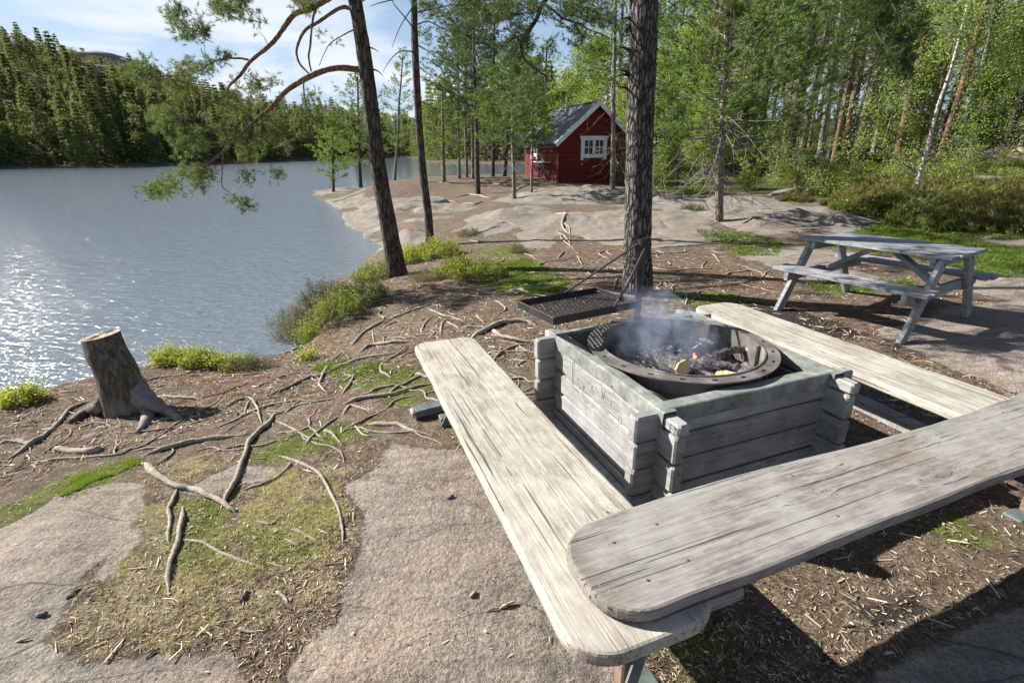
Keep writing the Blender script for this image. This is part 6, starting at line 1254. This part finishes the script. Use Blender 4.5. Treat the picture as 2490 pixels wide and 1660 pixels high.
# litter: needles, bark flakes and wood chips on the soil
def litter(name,n,r0,r1,seed,ln,wd,a0=-52,a1=52,label='',rockp=.03,tb=(0,1)):
    rg=np.random.default_rng(seed); r_=np.exp(rg.uniform(math.log(r0),math.log(r1),n)) ; a=np.radians(rg.uniform(a0,a1,n)); x,y=r_*np.sin(a),r_*np.cos(a)
    k=(sd_poly(x,y,LAND)>.15); x,y=x[k],y[k]; mk=maskof(x,y,ROCK,.02,.08); k=(mk<.45)|(rg.random(len(x))<rockp); x,y,mk=x[k],y[k],mk[k]
    u=(x-O0[0])*EU[0]+(y-O0[1])*EU[1]; v=(x-O0[0])*EV[0]+(y-O0[1])*EV[1]; k=~((u>-.05)&(u<UL+.05)&(v>-.05)&(v<VL+.05)); x,y=x[k],y[k]; n=len(x)
    d=rg.random(n)*6.28; L_=ln*(.4+1.1*rg.random(n)); W2=wd*(.5+rg.random(n)); t_=.5*(rg.random(n)-.5)
    dx,dy=np.cos(d)*L_/2,np.sin(d)*L_/2; px_,py_=-np.sin(d)*W2/2,np.cos(d)*W2/2; z=gz(x,y)+.002+.5*W2
    v=np.stack([np.stack([x-dx-px_,y-dy-py_,z-t_*L_*.5],-1),np.stack([x+dx-px_,y+dy-py_,z+t_*L_*.5],-1),np.stack([x+dx+px_,y+dy+py_,z+t_*L_*.5+W2*.4],-1),np.stack([x-dx+px_,y-dy+py_,z-t_*L_*.5+W2*.4],-1)],1).reshape(-1,3)
    C=MB(); C.addA(v,np.arange(n*4).reshape(-1,4),np.repeat(tb[0]+(tb[1]-tb[0])*rg.random(n)**1.3,4)); return tag(C.obj(name,M_litter),label,'litter',kind='stuff')
litter('needle_litter',60000,1.1,5.5,1,.021,.0020,label='fallen pine needles and thin twigs strewn over the near soil',rockp=.015)
litter('bark_chips',9000,1.3,6.5,2,.011,.005,label='bark flakes and wood chips scattered over the bare soil',rockp=.02)
litter('twig_litter',30000,4,13,3,.055,.006,label='dry twigs and needles on the soil beyond the fire pit',rockp=.02)
litter('pale_twigs',1100,1.8,9,4,.07,.004,label='pale broken twigs lying about on the soil',rockp=.01,tb=(.6,1))
# many thin rootlets between the trees, the stump and the benches
rg=np.random.default_rng(404); made=0
for tries in range(900):
    if made>=105: break
    if rg.random()<.6: px,py=rg.uniform(60,1230),rg.uniform(600,1040)
    else: px,py=rg.uniform(1040,1850),rg.uniform(490,690)
    g=Gp(px,py)
    if sd_poly(np.array([g[0]]),np.array([g[1]]),LAND)[0]<.3 or maskof(np.array([g[0]]),np.array([g[1]]),ROCK)[0]>.2: continue
    u=(g[0]-O0[0])*EU[0]+(g[1]-O0[1])*EU[1]; v=(g[0]-O0[0])*EV[0]+(g[1]-O0[1])*EV[1]
    if -.2<u<UL+.2 and -.2<v<VL+.2: continue
    L_=rg.uniform(.25,1.0)*(1 if g[1]<6 else 1.3); a=math.atan2(g3[1]-g[1],g3[0]-g[0])+rg.normal()*.7; n=9; P=[g[:2]]
    for q in range(n-1): a+=rg.normal()*.38; P.append(P[-1]+np.array([math.cos(a),math.sin(a)])*L_/n)
    P=curve(np.array([[p[0],p[1],0] for p in P]),22); f=np.linspace(0,1,22); r_=rg.uniform(.004,.010)*(1+.08*g[1]); rr_=r_*np.clip(np.minimum(f,1-f)*5+.25,.25,1)*np.interp(f,[0,1],[1,.6])
    P[:,2]=gz(P[:,0],P[:,1])+r_*.5+r_*1.2*fbm(f*6,f*0+tries,tries,2); c_=P.mean(0); mb=MB(); tube(mb,P-c_,rr_,6,jit=.15,seed=tries); tag(mb.obj('tree_root',M_root,None,True,loc=tuple(c_)),'thin pale winding root lying on the bare soil','root',GR); made+=1
# a few countable loose pieces
def piece(px,py,l_,r_,a,label,m=None,name='wood_chip',cat='wood chip'):
    l_*=.8; r_*=.72; g=Gp(px,py); z=float(gz(g[0],g[1])); mb=MB(); d=np.array([math.cos(a),math.sin(a),.05])*l_/2; tube(mb,curve([-d,[0,0,.004],d],6),[r_*.5,r_,r_*1.1,r_,r_*.9,r_*.5],6,jit=.25,seed=int(px)); tag(mb.obj(name,m or M_litter_w,loc=(g[0],g[1],z+r_*.7)),label,cat)
M_litter_w=mat('pale_chip',wood((.18,.14,.09),(.40,.34,.24),(.6,.54,.42),6,.3),.9)
piece(1087,1377,.045,.010,.9,'small pale wood chip on the central rock slab'); piece(1165,1398,.085,.009,.5,'split pale stick on the rock crack beside the left bench',name='stick',cat='stick'); piece(1130,1410,.06,.004,.3,'thin brown twig next to the split pale stick',M_brg,'twig','twig')
piece(97,1413,.05,.012,.3,'black charred chip on the left rock slab',M_charl); piece(52,1472,.06,.007,.4,'pale flat splinter low on the left rock slab'); piece(170,1365,.07,.006,1.2,'grey stick at the edge of the left rock slab',M_brg,'stick','stick'); piece(1035,1148,.05,.011,.6,'small dark stone chip at the top of the central slab',M_charl)
piece(1945,1440,.05,.009,0,'red brown bark chip near the soot patch under the near bench',M_barkor); piece(2040,1500,.045,.008,.1,'flat yellow wood chip in the sunlit triangle'); piece(1905,757,.45,.022,-.1,'reddish brown log piece in the shade behind the right bench',M_barkor,'log_piece','log'); piece(350,1502,.06,.006,1.1,'short grey stick at the lower straw edge',M_brg,'stick','stick'); piece(560,1370,.08,.007,1.5,'upright lying grey stick on the lower straw patch',M_brg,'stick','stick')
piece(1975,972,.016,.006,0,'tiny white cube shaped scrap beside the right bench',M_white,'paper_scrap','scrap')

# bare rock faces showing high on the wooded hill
for k,(px,py,Y_,a,b,c) in enumerate(((232,163,185,15,5,5),(265,182,175,11,4,3.5),(205,150,190,8,4,3),(20,118,200,10,5,3))):
    p=unY(px,py,Y_); g=p; rgk=np.random.default_rng(k); n=20; aa=np.linspace(0,2*np.pi,40,endpoint=False); e=np.linspace(-1.2,1.5707,n); A_2,E_2=np.meshgrid(aa,e); d=np.stack([np.cos(E_2)*np.cos(A_2),np.cos(E_2)*np.sin(A_2),np.sin(E_2)],-1).reshape(-1,3); d=d*(1+.22*fbm(d[:,0]*2+k,d[:,2]*3+d[:,1],k,4))[:,None]
    v=d*[a,b,c]; mb=MB(); i=np.arange(n-1)[:,None]*40; j=np.arange(40)[None]; j2=(j+1)%40; mb.addA(v,np.stack([i+j,i+j2,i+40+j2,i+40+j],-1).reshape(-1,4))
    tag(mb.obj('rock_outcrop',M_stone,None,True,loc=tuple(p),rot=(0,0,.6)),('largest bare grey rock face high on the wooded hill','bare rock face at the lower right of the largest outcrop','small rock ledge at the upper left of the largest outcrop','bare rock near the left end of the hilltop')[k],'rock')
